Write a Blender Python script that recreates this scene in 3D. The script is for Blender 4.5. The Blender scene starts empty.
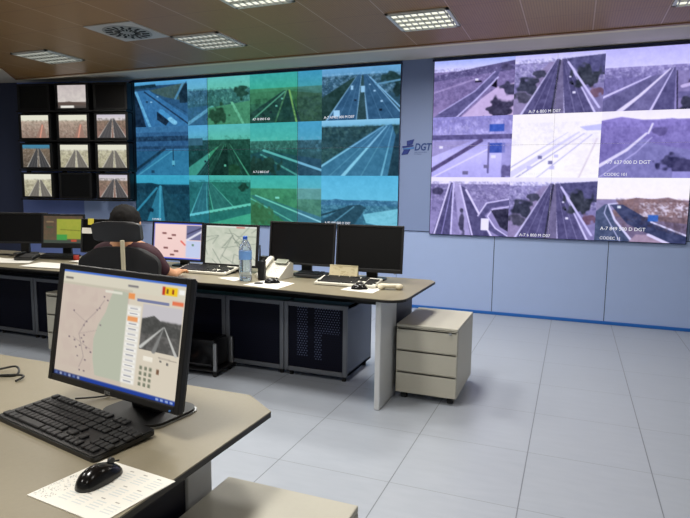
import bpy, bmesh, math, random
import numpy as np
from mathutils import Vector, Matrix
random.seed(7)
S = bpy.context.scene
C = S.collection
PI = math.pi
R = math.radians

# ------------------------------------------------------------------ colour and materials
def lin1(v):
    v = v / 255.0
    return v / 12.92 if v <= .04045 else ((v + .055) / 1.055) ** 2.4
def lin(c): return tuple(lin1(v) for v in c[:3])
MATS = {}
def mat(name, c, rough=.5, metal=0., noise=0., nscale=30., emit=0., alpha=None, spec=.5, trans=0., coat=0.):
    if name in MATS: return MATS[name]
    m = bpy.data.materials.new(name); m.use_nodes = True
    nt = m.node_tree; b = nt.nodes['Principled BSDF']
    col = (*lin(c), 1)
    b.inputs['Base Color'].default_value = col
    b.inputs['Roughness'].default_value = rough
    b.inputs['Metallic'].default_value = metal
    b.inputs['Specular IOR Level'].default_value = spec
    if trans: b.inputs['Transmission Weight'].default_value = trans
    if coat: b.inputs['Coat Weight'].default_value = coat
    if emit:
        b.inputs['Emission Color'].default_value = col; b.inputs['Emission Strength'].default_value = emit
    if noise:
        tc = nt.nodes.new('ShaderNodeTexCoord'); n = nt.nodes.new('ShaderNodeTexNoise')
        n.inputs['Scale'].default_value = nscale; n.inputs['Detail'].default_value = 4
        nt.links.new(tc.outputs['Object'], n.inputs['Vector'])
        mx = nt.nodes.new('ShaderNodeMix'); mx.data_type = 'RGBA'
        mx.inputs[6].default_value = tuple(v * (1 - noise) for v in col[:3]) + (1,)
        mx.inputs[7].default_value = tuple(min(1, v * (1 + noise)) for v in col[:3]) + (1,)
        nt.links.new(n.outputs['Fac'], mx.inputs[0]); nt.links.new(mx.outputs[2], b.inputs['Base Color'])
    MATS[name] = m
    return m

class NB:
    """tiny node-expression builder"""
    def __init__(s, m): s.nt = m.node_tree
    def node(s, t): return s.nt.nodes.new(t)
    def put(s, sock, v):
        if isinstance(v, (int, float)): sock.default_value = v
        else: s.nt.links.new(v, sock)
    def m(s, op, a, b=0., c=0.):
        n = s.node('ShaderNodeMath'); n.operation = op
        s.put(n.inputs[0], a); s.put(n.inputs[1], b); s.put(n.inputs[2], c)
        return n.outputs[0]
    def xyz(s, kind='Object'):
        tc = s.node('ShaderNodeTexCoord'); sp = s.node('ShaderNodeSeparateXYZ')
        s.nt.links.new(tc.outputs[kind], sp.inputs[0]); return tc.outputs[kind], sp.outputs
    def mix(s, f, a, b):
        n = s.node('ShaderNodeMix'); n.data_type = 'RGBA'; s.put(n.inputs[0], f)
        for k, v in ((6, a), (7, b)):
            if isinstance(v, tuple): n.inputs[k].default_value = (*v[:3], 1)
            else: s.nt.links.new(v, n.inputs[k])
        return n.outputs[2]
    def noise(s, vec, scale, detail=4, mapscale=None):
        if mapscale:
            mp = s.node('ShaderNodeMapping'); mp.inputs['Scale'].default_value = mapscale
            s.nt.links.new(vec, mp.inputs[0]); vec = mp.outputs[0]
        n = s.node('ShaderNodeTexNoise'); n.inputs['Scale'].default_value = scale; n.inputs['Detail'].default_value = detail
        s.nt.links.new(vec, n.inputs['Vector']); return n.outputs['Fac']
    def line(s, x, pitch, off, half):
        """1 on a line every pitch"""
        f = s.m('FRACT', s.m('DIVIDE', s.m('SUBTRACT', x, off), pitch))
        d = s.m('ABSOLUTE', s.m('SUBTRACT', f, .5))
        return s.m('GREATER_THAN', d, .5 - half / pitch)

def floor_mat():
    m = mat('floor_tile', (165, 170, 176), .32); n = NB(m); b = m.node_tree.nodes['Principled BSDF']
    v, o = n.xyz()
    lx = n.line(o[0], .628, -.793, .0028); ly = n.line(o[1], .628, 2.656, .0022)
    streak = n.noise(v, 6, 5, (1, 4, 1)); big = n.noise(v, 1.2, 2)
    base = n.mix(streak, lin((164, 172, 184)), lin((180, 187, 198)))
    base = n.mix(n.m('MULTIPLY', big, .35), base, lin((160, 168, 182)))
    col = n.mix(n.m('MULTIPLY', n.m('MAXIMUM', lx, n.m('MULTIPLY', ly, .7)), .75), base, lin((98, 102, 110)))
    m.node_tree.links.new(col, b.inputs['Base Color'])
    n.put(b.inputs['Roughness'], n.m('ADD', .3, n.m('MULTIPLY', streak, .15)))
    return m
def wood_mat():
    m = mat('ceiling_wood', (150, 110, 85), .4); n = NB(m); b = m.node_tree.nodes['Principled BSDF']
    v, o = n.xyz()
    lx = n.line(o[0], .571, -1.636, .005); ly = n.line(o[1], .571, 5.0, .004)
    grain = n.noise(v, 8, 5, (8, .8, 1))
    rib = n.line(o[0], .022, 0, .0035)
    base = n.mix(grain, lin((152, 114, 68)), lin((170, 132, 82)))
    base = n.mix(n.m('MULTIPLY', rib, .35), base, lin((100, 62, 42)))
    base = n.mix(n.m('MULTIPLY', ly, .6), base, lin((110, 72, 52)))
    base = n.mix(n.m('MULTIPLY', lx, .6), base, lin((214, 190, 165)))
    m.node_tree.links.new(base, b.inputs['Base Color'])
    return m
def perf_mat(name, dots):
    m = mat(name, (13, 16, 34), .6, spec=.15); n = NB(m); b = m.node_tree.nodes['Principled BSDF']
    v, o = n.xyz(); p = .019
    row = n.m('DIVIDE', o[2], p); rf = n.m('FLOOR', row)
    u = n.m('ADD', n.m('DIVIDE', o[0], p * 1.15), n.m('MULTIPLY', n.m('MODULO', rf, 2.), .5))
    du = n.m('SUBTRACT', n.m('FRACT', u), .5); dv = n.m('SUBTRACT', n.m('FRACT', row), .5)
    d = n.m('SQRT', n.m('ADD', n.m('MULTIPLY', du, du), n.m('MULTIPLY', dv, dv)))
    hole = n.m('LESS_THAN', d, .26)
    if dots:   # light showing through the mesh, painted as pale dots in bands
        def band(x0, x1, z0): return n.m('MULTIPLY', n.m('MULTIPLY', n.m('GREATER_THAN', o[0], x0), n.m('LESS_THAN', o[0], x1)), n.m('GREATER_THAN', o[2], z0))
        k = n.m('MAXIMUM', n.m('MAXIMUM', band(.11, .20, .17), band(.26, .32, .15)), band(.32, .47, .37))
        pale = n.mix(k, lin((6, 8, 18)), lin((84, 94, 122)))
    else: pale = n.mix(0., lin((6, 8, 18)), lin((6, 8, 18)))
    m.node_tree.links.new(n.mix(hole, lin((10, 13, 32)), pale), b.inputs['Base Color'])
    return m
def picture_mat():
    m = bpy.data.materials.new('screen_picture'); m.use_nodes = True; nt = m.node_tree
    nt.nodes.remove(nt.nodes['Principled BSDF'])
    a = nt.nodes.new('ShaderNodeAttribute'); a.attribute_name = 'picture'
    e = nt.nodes.new('ShaderNodeEmission'); nt.links.new(a.outputs['Color'], e.inputs['Color'])
    nt.links.new(e.outputs[0], nt.nodes['Material Output'].inputs['Surface']); return m
PIC = picture_mat()
def glow(name, c, s=1.):
    if name in MATS: return MATS[name]
    m = bpy.data.materials.new(name); m.use_nodes = True; nt = m.node_tree
    nt.nodes.remove(nt.nodes['Principled BSDF'])
    e = nt.nodes.new('ShaderNodeEmission'); e.inputs[0].default_value = (*lin(c), 1); e.inputs[1].default_value = s
    nt.links.new(e.outputs[0], nt.nodes['Material Output'].inputs['Surface']); MATS[name] = m; return m

M = dict(
    black=mat('black_plastic', (19, 19, 21), .42), gloss=mat('black_gloss', (14, 14, 16), .18),
    offscreen=mat('dark_screen', (9, 9, 11), .35, spec=.3), key=mat('black_keys', (26, 26, 28), .5),
    dgrey=mat('dark_grey_plastic', (48, 49, 52), .5), crt=mat('monitor_casing', (9, 9, 12), .5),
    desk=mat('desk_laminate', (133, 125, 105), .42, noise=.07, nscale=120), edge=mat('desk_edge', (22, 20, 19), .5),
    leg=mat('grey_metal', (205, 208, 210), .45), navy=mat('navy_panel', (17, 20, 40), .45),
    ped=mat('pedestal_grey', (187, 184, 170), .5, noise=.03, nscale=60), dark_and_shade=mat('dark_parts_and_shade', (25, 25, 25), .7),  # near-black for dark parts, also for shade painted in gaps
    cabside=mat('cabinet_side', (92, 104, 124), .5, .1), cabframe=mat('cabinet_frame', (110, 114, 122), .4, .4),
    wall=mat('wall_panel', (166, 186, 228), .5, noise=.02, nscale=8), seam=mat('panel_seam', (70, 78, 98), .7),
    darkblue=mat('dark_blue_wall', (50, 58, 86), .6, noise=.04, nscale=5), bluewall=mat('blue_wall', (118, 138, 204), .6, noise=.04, nscale=5), whitewall=mat('white_wall', (200, 200, 196), .7),
    strip=mat('blue_skirting', (22, 98, 182), .45), soffit=mat('soffit_plaster', (212, 204, 190), .8), cove=mat('cove_beige', (236, 224, 194), .7),
    pillar=mat('pillar_panel_shaded', (130, 148, 190), .5), woodtrim=mat('wood_trim', (150, 112, 72), .5),  # pillar: wall panel colour, darkened to paint in the dimmer light up there
    white=mat('white_plastic', (222, 220, 208), .4), paper=mat('white_paper', (232, 230, 222), .7),
    cream=mat('cream_card', (214, 203, 168), .7), lumi=mat('luminaire_white', (215, 217, 212), .4),
    louvre=mat('louvre_metal', (196, 197, 190), .35, .2), chair=mat('chair_fabric', (17, 17, 20), .75), chairhead=mat('headrest_leather', (38, 38, 40), .45),
    beige=mat('beige_plastic', (196, 188, 160), .5), silver=mat('silver_metal', (170, 172, 174), .3, .8),
    skin=mat('skin', (205, 150, 112), .5), hair=mat('dark_hair', (11, 8, 7), .75, noise=.3, nscale=90, spec=.2), shirt=mat('maroon_shirt', (54, 20, 32), .8), jeans=mat('dark_trousers', (28, 32, 48), .8),
    shoe=mat('shoe', (22, 20, 20), .5), water=mat('clear_plastic', (214, 228, 240), .12, trans=.85), capblue=mat('blue_cap', (40, 90, 190), .4), labelblue=mat('bottle_label', (104, 150, 210), .5),
    yellow=mat('yellow_note', (214, 200, 70), .7), red=mat('red_plastic', (170, 50, 38), .5), handset=mat('handset_cream', (222, 214, 190), .4),
    logoblue=mat('logo_blue', (14, 44, 126), .5), logolight=mat('logo_light_blue', (70, 122, 190), .5), logogrey=mat('logo_slate', (24, 62, 128), .5),
    capwhite=glow('caption_white', (245, 245, 255), .95), phonegrey=mat('phone_grey', (140, 145, 130), .3),
    tube=glow('lamp_tube', (255, 255, 238), 1.1), tubedim=glow('lamp_tube_side', (225, 226, 214), .8),
)
FLOOR = floor_mat(); WOOD = wood_mat(); PERF = perf_mat('perforated_door', False); PERFDOT = perf_mat('perforated_door_painted_light', True)

# ------------------------------------------------------------------ mesh builder
class MB:
    def __init__(s): s.bm = bmesh.new(); s.mats = []
    def mi(s, m):
        if m not in s.mats: s.mats.append(m)
        return s.mats.index(m)
    def _fin(s, vs, m, mx=None):
        if mx is not None: bmesh.ops.transform(s.bm, matrix=mx, verts=vs)
        i = s.mi(m)
        fs = set(f for v in vs for f in v.link_faces)
        for f in fs: f.material_index = i
        return fs
    def box(s, x0, x1, y0, y1, z0, z1, m, bev=0., mx=None, seg=2):
        vs = bmesh.ops.create_cube(s.bm, size=1)['verts']
        for v in vs:
            v.co = Vector(((x0 + x1) / 2 + v.co.x * (x1 - x0), (y0 + y1) / 2 + v.co.y * (y1 - y0), (z0 + z1) / 2 + v.co.z * (z1 - z0)))
        if bev:
            es = set(e for v in vs for e in v.link_edges)
            r = bmesh.ops.bevel(s.bm, geom=list(es), offset=bev, segments=seg, affect='EDGES', profile=.5)
            fs = [f for f in r['faces']]
            vs = list(set(v for f in fs for v in f.verts))
        s._fin(vs, m, mx); return s
    def prism(s, pts, z0, z1, m, mx=None, bev=0.):
        a = [s.bm.verts.new((x, y, z0)) for x, y in pts]; b = [s.bm.verts.new((x, y, z1)) for x, y in pts]
        n = len(pts); i = s.mi(m); fs = []
        fs.append(s.bm.faces.new(a[::-1])); top = s.bm.faces.new(b); fs.append(top)
        for k in range(n): fs.append(s.bm.faces.new((a[k], a[(k + 1) % n], b[(k + 1) % n], b[k])))
        for f in fs: f.material_index = i
        if mx is not None: bmesh.ops.transform(s.bm, matrix=mx, verts=a + b)
        if bev: bmesh.ops.bevel(s.bm, geom=list(top.edges), offset=bev, segments=2, affect='EDGES')
        return s
    def cyl(s, p0, p1, r0, m, r1=None, seg=16):
        p0 = Vector(p0); p1 = Vector(p1); r1 = r0 if r1 is None else r1; d = p1 - p0
        q = Vector((0, 0, 1)).rotation_difference(d.normalized()).to_matrix().to_4x4()
        vs = bmesh.ops.create_cone(s.bm, cap_ends=True, segments=seg, radius1=r0, radius2=r1, depth=d.length)['verts']
        s._fin(vs, m, Matrix.Translation((p0 + p1) / 2) @ q); return s
    def lathe(s, prof, m, seg=24, c=(0, 0, 0)):
        rings = []
        for r, z in prof:
            rings.append([s.bm.verts.new((c[0] + r * math.cos(2 * PI * k / seg), c[1] + r * math.sin(2 * PI * k / seg), c[2] + z)) for k in range(seg)])
        i = s.mi(m)
        for a, b in zip(rings, rings[1:]):
            for k in range(seg):
                f = s.bm.faces.new((a[k], a[(k + 1) % seg], b[(k + 1) % seg], b[k])); f.material_index = i
        for rg, fl in ((rings[0], True), (rings[-1], False)):
            f = s.bm.faces.new(rg[::-1] if fl else rg); f.material_index = i
        return s
    def tube(s, pts, r, m, seg=8):
        pts = [Vector(p) for p in pts]; i = s.mi(m); rings = []
        if len(pts) > 2:
            q = [pts[0]] + pts + [pts[-1]]; out = []
            for k in range(1, len(q) - 2):
                a, b, c, d = q[k - 1:k + 3]
                for j in range(6):
                    t = j / 6; out.append(.5 * ((2 * b) + (c - a) * t + (2 * a - 5 * b + 4 * c - d) * t * t + (3 * b - a - 3 * c + d) * t ** 3))
            pts = out + [pts[-1]]
        for k, p in enumerate(pts):
            t = (pts[min(k + 1, len(pts) - 1)] - pts[max(k - 1, 0)]).normalized()
            up = Vector((0, 0, 1)) if abs(t.z) < .95 else Vector((1, 0, 0))
            a = t.cross(up).normalized(); b = a.cross(t)
            rings.append([s.bm.verts.new(p + a * r * math.cos(2 * PI * j / seg) + b * r * math.sin(2 * PI * j / seg)) for j in range(seg)])
        for a, b in zip(rings, rings[1:]):
            for k in range(seg):
                s.bm.faces.new((a[k], a[(k + 1) % seg], b[(k + 1) % seg], b[k])).material_index = i
        s.bm.faces.new(rings[0][::-1]).material_index = i; s.bm.faces.new(rings[-1]).material_index = i
        return s
    def ball(s, c, rx, ry, rz, m, mx=None, u=20, v=14):
        vs = bmesh.ops.create_uvsphere(s.bm, u_segments=u, v_segments=v, radius=1)['verts']
        t = Matrix.Translation(c) @ Matrix.Diagonal((rx, ry, rz, 1))
        s._fin(vs, m, (mx @ t) if mx is not None else t); return s
    def quad(s, pts, m):
        f = s.bm.faces.new([s.bm.verts.new(p) for p in pts]); f.material_index = s.mi(m); return s
    def build(s, name, parent=None, loc=(0, 0, 0), rz=0, smooth=None, rot=None):
        bmesh.ops.recalc_face_normals(s.bm, faces=s.bm.faces[:])
        me = bpy.data.meshes.new(name); s.bm.to_mesh(me); s.bm.free()
        for m in s.mats: me.materials.append(m)
        if smooth:
            me.polygons.foreach_set('use_smooth', [True] * len(me.polygons))
            try: me.set_sharp_from_angle(angle=R(smooth))
            except Exception: pass
        o = bpy.data.objects.new(name, me); C.objects.link(o)
        o.location = loc; o.rotation_euler = rot if rot else (0, 0, rz)
        if parent: o.parent = parent
        return o
def tag(o, label, cat, group=None, kind=None):
    o['label'] = label; o['category'] = cat
    if group: o['group'] = group
    if kind: o['kind'] = kind
    return o
def thing(name, label, cat, loc=(0, 0, 0), rz=0, group=None):
    o = bpy.data.objects.new(name, None); C.objects.link(o); o.empty_display_size = .05
    o.location = loc; o.rotation_euler = (0, 0, rz); return tag(o, label, cat, group)
def struct(o, label=None):
    o['kind'] = 'structure'
    if label: o['label'] = label
    return o
def copy_thing(o, loc, rz, label):
    r = o.copy(); C.objects.link(r); r.location = loc; r.rotation_euler = (0, 0, rz); r['label'] = label
    def rec(src, dst):
        for ch in [x for x in C.objects if x.parent == src]:
            c = ch.copy(); C.objects.link(c); c.parent = dst; rec(ch, c)
    rec(o, r); return r
def rrect(w, d, r, n=6, cx=0, cy=0):
    out = []
    for sx, sy, a0 in ((1, 1, 0), (-1, 1, 90), (-1, -1, 180), (1, -1, 270)):
        for k in range(n + 1):
            a = R(a0 + 90 * k / n); out.append((cx + sx * (w / 2 - r) + r * math.cos(a), cy + sy * (d / 2 - r) + r * math.sin(a)))
    return out
def text(name, body, size, m, parent, loc, rot=(PI / 2, 0, 0), shear=0., extrude=.001, align='LEFT', sx=1., bold=0.):
    cu = bpy.data.curves.new(name, 'FONT'); cu.body = body; cu.size = size; cu.shear = shear; cu.extrude = extrude; cu.align_x = align; cu.resolution_u = 3; cu.offset = bold
    t = bpy.data.objects.new(name, cu); C.objects.link(t)
    bpy.context.view_layer.update()
    me = bpy.data.meshes.new_from_object(t.evaluated_get(bpy.context.evaluated_depsgraph_get()))
    bpy.data.objects.remove(t); bpy.data.curves.remove(cu)
    me.materials.clear(); me.materials.append(m); me.name = name
    if sx != 1.: me.transform(Matrix.Diagonal((sx, 1, 1, 1)))
    o = bpy.data.objects.new(name, me); C.objects.link(o); o.parent = parent; o.location = loc; o.rotation_euler = rot
    return o

# ------------------------------------------------------------------ pictures shown on the screens
rng = np.random.default_rng(3)
class Pic:
    """a picture painted in percent of its width / height (v runs down)"""
    def __init__(s, nx, ny, ss=3):
        s.nx, s.ny, s.ss = nx, ny, ss; W, H = nx * ss, ny * ss
        s.u, s.v = np.meshgrid((np.arange(W) + .5) / W * 100, (np.arange(H) + .5) / H * 100); s.a = np.zeros((H, W, 3))
    def mixin(s, mask, c):
        c = np.array(c[:3], float) if not isinstance(c, np.ndarray) else c
        s.a += (c - s.a) * mask[..., None]; return s
    def fill(s, c0, c1=None, v0=0, v1=100):
        t = np.clip((s.v - v0) / (v1 - v0), 0, 1)[..., None]; c1 = c1 or c0
        m = ((s.v >= v0) & (s.v <= v1))[..., None]
        s.a = np.where(m, np.array(c0) * (1 - t) + np.array(c1) * t, s.a); return s
    def noise(s, fx, fy, seed):
        g = np.random.default_rng(seed).random((int(fy) + 3, int(fx) + 3))
        x = s.u / 100 * fx; y = s.v / 100 * fy; xi = x.astype(int); yi = y.astype(int); fx_ = x - xi; fy_ = y - yi
        fx_ = fx_ * fx_ * (3 - 2 * fx_); fy_ = fy_ * fy_ * (3 - 2 * fy_)
        return (g[yi, xi] * (1 - fx_) + g[yi, xi + 1] * fx_) * (1 - fy_) + (g[yi + 1, xi] * (1 - fx_) + g[yi + 1, xi + 1] * fx_) * fy_
    def grit(s, c, amt, fx, fy, seed, thr=.5, v0=0, v1=100, mask=None):
        n = np.clip((s.noise(fx, fy, seed) * .5 + s.noise(fx * 2.6, fy * 2.6, seed + 50) * .5 - thr) * 3 + .45, 0, 1) * amt
        n = n * .56 * ((s.v >= v0) & (s.v <= v1))
        if mask is not None: n = n * mask
        return s.mixin(n, c)
    def inside(s, pts):
        r = np.zeros(s.u.shape, bool); n = len(pts)
        for i in range(n):
            x0, y0 = pts[i]; x1, y1 = pts[(i + 1) % n]
            if y0 == y1: continue
            c = ((y0 > s.v) != (y1 > s.v)) & (s.u < (x1 - x0) * (s.v - y0) / (y1 - y0) + x0); r ^= c
        return r.astype(float)
    def poly(s, pts, c, al=1.): return s.mixin(s.inside(pts) * al, c)
    def line(s, pts, w, c, al=1., w1=None):
        """w percent of the width, tapering to w1"""
        w1 = w if w1 is None else w1; n = len(pts) - 1
        for k in range(n):
            (x0, y0), (x1, y1) = pts[k], pts[k + 1]; dx, dy = x1 - x0, y1 - y0; L = dx * dx + dy * dy
            t = np.clip(((s.u - x0) * dx + (s.v - y0) * dy) / L, 0, 1); d = np.hypot(s.u - x0 - t * dx, s.v - y0 - t * dy)
            ww = w + (w1 - w) * (k + t) / n
            s.mixin((d < ww / 2) * al, c)
        return s
    def blob(s, x, y, rx, ry, c, al=1., seed=0):
        d = np.hypot((s.u - x) / rx, (s.v - y) / ry) + (s.noise(22, 16, seed + 9) - .5) * .9
        return s.mixin(np.clip((1 - d) * 4, 0, 1) * al, c)
    def box(s, x0, y0, x1, y1, c, al=1.): return s.mixin(((s.u >= x0) & (s.u <= x1) & (s.v >= y0) & (s.v <= y1)) * al, c)
    def soft(s, sat, haze, amt):
        a = s.a
        for ax in (0, 1):
            q = np.pad(a, [(1, 1) if k == ax else (0, 0) for k in range(3)], 'edge'); n = a.shape[ax]
            a = (np.take(q, range(n), ax) + a + np.take(q, range(2, n + 2), ax)) / 3
        g = a.mean(-1, keepdims=True); a = g + (a - g) * sat; s.a = a * (1 - amt) + np.array(haze, float) * amt; return s
    def detail(s, amt, seed):
        lum = s.a.mean(-1) / 255; n = (s.noise(48, 34, seed) - .5) * .8 + (s.noise(18, 14, seed + 1) - .5) * .9 + (s.noise(90, 30, seed + 2) - .5) * .3
        s.a = s.a + (n * amt * np.clip(1.15 - lum, 0.05, 1))[..., None] * 255
        return s
    def mul(s, f): s.a = s.a * np.array(f); return s
    def cols(s):
        W, H, k = s.nx, s.ny, s.ss
        a = np.clip(s.a.reshape(H, k, W, k, 3).mean(axis=(1, 3)), 0, 255) / 255
        return np.where(a <= .04045, a / 12.92, ((a + .055) / 1.055) ** 2.4)
def picture(name, pic, w, h, parent, loc, rot=(0, 0, 0)):
    """the lit picture: a fine grid standing in local XZ, facing -Y, corner at its lower left"""
    nx, ny = pic.nx, pic.ny; col = pic.cols()
    X, Z = np.meshgrid(np.linspace(0, w, nx), np.linspace(h, 0, ny))
    co = np.stack([X, np.zeros_like(X), Z], -1).reshape(-1, 3)
    i = np.arange(nx * ny).reshape(ny, nx)
    f = np.stack([i[:-1, :-1], i[1:, :-1], i[1:, 1:], i[:-1, 1:]], -1).reshape(-1, 4)
    me = bpy.data.meshes.new(name); me.from_pydata(co.tolist(), [], f.tolist())
    at = me.color_attributes.new('picture', 'FLOAT_COLOR', 'POINT')
    at.data.foreach_set('color', np.concatenate([col.reshape(-1, 3), np.ones((nx * ny, 1))], 1).astype(np.float32).ravel())
    me.materials.append(PIC)
    o = bpy.data.objects.new(name, me); C.objects.link(o); o.parent = parent; o.location = loc; o.rotation_euler = rot
    return o

# ================================================================== THE ROOM
D = 6.975; HC = 3.03
XL, XR, YB = -9.6, 3.6, -3.4
struct(MB().box(XL, XR, YB, D + .1, -.1, 0, FLOOR).build('floor'))
# wood ceiling with a chamfered far-left corner, plaster soffit around it
wp = [(2.6, -2.6), (2.6, 6.13), (-7.72, 6.13), (-8.25, 5.5), (-8.25, -2.6)]
wp = [(2.6, -2.6), (2.6, 6.13), (-7.6, 6.20), (-7.05, 5.55), (-7.05, -2.6)]
struct(MB().prism(wp, 3.0, 3.02, WOOD).build('ceiling'))
struct(MB().box(XL, XR, YB, D + .1, HC, HC + .1, M['soffit']).build('trim_1'), 'grey plaster soffit around the wooden ceiling')
def offs(pts, d):
    cx = sum(p[0] for p in pts) / len(pts); cy = sum(p[1] for p in pts) / len(pts)
    return [(x + math.copysign(d, x - cx), y + math.copysign(d, y - cy)) for x, y in pts]
cv = MB()
for (a, b) in zip(wp, wp[1:] + wp[:1]):
    oa, ob = offs([a, b] + wp, .0)[:2]
for k in range(len(wp)):
    a, b = wp[k], wp[(k + 1) % len(wp)]; A = offs(wp, .17); a2, b2 = A[k], A[(k + 1) % len(wp)]
    cv.prism([a, b, b2, a2], 3.004, HC, M['cove'])
    A3 = offs(wp, -.05); cv.prism([a, b, A3[(k + 1) % len(wp)], A3[k]], 2.992, 3.001, M['woodtrim'])
struct(cv.build('trim_2'), 'beige cove strip between wood ceiling and plaster soffit')
# video wall side: panels with dark seams
wb = MB(); wb.box(-6.15, XR, D + .012, D + .1, 0, HC, M['seam'])
xs = [-6.15, -5.7, -4.5, -3.26, -2.05, -.85, .385, 1.6, 2.8, XR]
for a, b in zip(xs, xs[1:]): wb.box(a + .004, b - .004, D, D + .02, .02, .962, M['wall'])
wb.box(-6.15, -2.03, D, D + .02, .97, HC, M['pillar']); wb.box(-2.03, -1.63, D - .02, D + .02, .972, HC, M['pillar']); wb.box(-1.62, 1.15, D, D + .02, .97, HC, M['pillar'])
wb.box(1.155, XR, D, D + .02, .97, HC, M['wall'])
struct(wb.build('wall_back'))
struct(MB().box(-6.15, XR, D - .015, D + .005, 0, .036, M['strip'], .004).build('baseboard_back'))
# angled wall behind the monitor bank, and the left wall
def wall_seg(name, p, q, m):
    p = Vector((*p, 0)); q = Vector((*q, 0)); d = (q - p); L = d.length; a = math.atan2(d.y, d.x)
    return MB().box(0, L, 0, .1, 0, HC, m).build(name, None, p, a)
struct(wall_seg('wall_bank', (-8.02, 6.565), (-6.14, D), M['bluewall']))
pw_ = struct(wall_seg('trim_3', (-6.985, 6.775), (-6.14, D - .012), M['wall']), 'paler right part of the angled wall under the small monitors')  # right part of the angled wall in the paler wall colour
struct(wall_seg('wall_left', (XL, 6.2), (-8.02, 6.565), M['darkblue']))
struct(MB().box(XL - .1, XL, YB, 6.3, 0, HC, M['whitewall']).build('wall_side'))
struct(MB().box(XR, XR + .1, YB, D + .1, 0, HC, M['whitewall']).build('wall_right'))
struct(MB().box(XL, XR, YB - .1, YB, 0, HC, M['whitewall']).build('wall_front'))

# ceiling lights
LP = [(-5.915, 5.285), (-3.635, 5.285), (-1.35, 5.285), (.935, 5.285), (-2.49, 4.143),
      (-5.915, 3.0), (-3.635, 3.0), (-1.35, 3.0), (.935, 3.0), (-3.635, .72), (-1.35, .72), (.935, .72), (-2.5, -1.5), (.3, -1.5)]
LW = {0: .6, 5: .5, 1: .55, 6: .55, 9: .7, 3: .25, 8: .12, 11: .12, 12: .5, 13: .15}
PW = 38
LL = ['white louvred ceiling light farthest left, above the small monitors', 'white louvred ceiling light between round air vent and the blue-green screens',
      'brightest louvred ceiling light, in front of the pillar with the emblem', 'louvred ceiling light at the top right corner, above the purple screens',
      'louvred ceiling light cut by the top edge, right of the round air vent']
for i, (x, y) in enumerate(LP):
    lab = LL[i] if i < 5 else 'louvred ceiling light out of view, one of those above the near desks'
    t = thing('ceiling_light', lab, 'ceiling light', (x, y, 2.99), 0, 'louvred ceiling lights')
    b = MB(); h = .272
    for x0, x1, y0, y1 in ((-.28, .28, -.28, -h + .02), (-.28, .28, h - .02, .28), (-.28, -h + .02, -.28, .28), (h - .02, .28, -.28, .28)):
        b.box(x0, x1, y0, y1, -.004, .012, M['lumi'])
    b.box(-.28, .28, -.28, .28, .008, .012, M['louvre']); b.build('frame', t)
    for k in range(4):
        yy = -.195 + k * .13
        MB().box(-.25, .25, yy - .036, yy + .036, -.004, .008, M['tube'] if i in (2, 3, 4) else M['tubedim'], .01, seg=1).build('lamp_tube', t)
    lv = MB()
    for k in range(9): xx = -.24 + k * .06; lv.box(xx - .004, xx + .004, -.25, .25, -.012, .006, M['louvre'])
    for k in range(5): yy = -.26 + k * .13; lv.box(-.25, .25, yy - .006, yy + .006, -.012, .006, M['louvre'])
    lv.build('louvre', t)
    ld = bpy.data.lights.new('lamp', 'AREA'); ld.shape = 'SQUARE'; ld.size = .5; ld.energy = PW * LW.get(i, 1.); ld.spread = R(172); ld.color = (1., .965, .9)
    lo = bpy.data.objects.new('lamp', ld); C.objects.link(lo); lo.parent = t; lo.location = (0, 0, -.016)
# round swirl air vent in a square plate
t = thing('air_vent', 'square white ceiling air vent with round swirl slots', 'air vent', (-4.205, 4.715, 2.99))
MB().box(-.285, .285, -.285, .285, 0, .012, mat('vent_plate', (190, 188, 182), .5), .004).build('plate', t)
b = MB(); b.lathe([(.235, -.004), (.235, .0), (.22, .001)], mat('vent_face', (150, 152, 148), .5), 40); b.build('swirl_disc', t)
b = MB()
for k in range(16):
    a = 2 * PI * k / 16
    for r0, r1, w in ((.07, .125, .016), (.14, .21, .024)):
        b.box(r0, r1, -w / 2, w / 2, -.008, -.003, M['dark_and_shade'], 0, Matrix.Rotation(a + (.2 if r0 > .1 else 0), 4, 'Z') @ Matrix.Rotation(.25, 4, 'Z'))
b.build('slot_ring', t)

# ================================================================== THE VIDEO WALLS
def road2(p, vx, vy, l0, l1, r0, r1, road, edge, med=None, wv=1.2):
    """two carriageways meeting at (vx, vy)"""
    p.poly([(l0, 101), (vx - wv * 2, vy), (vx - wv * .3, vy), (l1, 101)], road)
    p.poly([(r0, 101), (vx + wv * .3, vy), (vx + wv * 2.4, vy), (r1, 101)], road)
    for x, w in ((l0, 2.4), (l1, 1.8), (r0, 2.2), (r1, 2.4)):
        tx = vx + {l0: -2 * wv, l1: -.3 * wv, r0: .3 * wv, r1: 2.4 * wv}[x]; p.line([(x, 101), (tx, vy)], w, edge, .85, .4)
    for f in (.36, .68):
        for a, b, ta, tb in ((l0, l1, -2, -.3), (r0, r1, .3, 2.4)):
            p.line([(a + (b - a) * f, 101), (vx + wv * (ta + (tb - ta) * f), vy)], .8, edge, .35, .2)
    return p
def cars(p, pts, c=(220, 230, 240), w=3.2, h=3.6, dark=(25, 30, 45)):
    for k, (x, y) in enumerate(pts):
        s = .35 + .9 * y / 100; p.box(x - w * s / 2, y - h * s / 2, x + w * s / 2, y + h * s / 2, c if k % 3 else dark)
    return p
NX, NY = 112, 80
def P(): return Pic(NX, NY)
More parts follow.
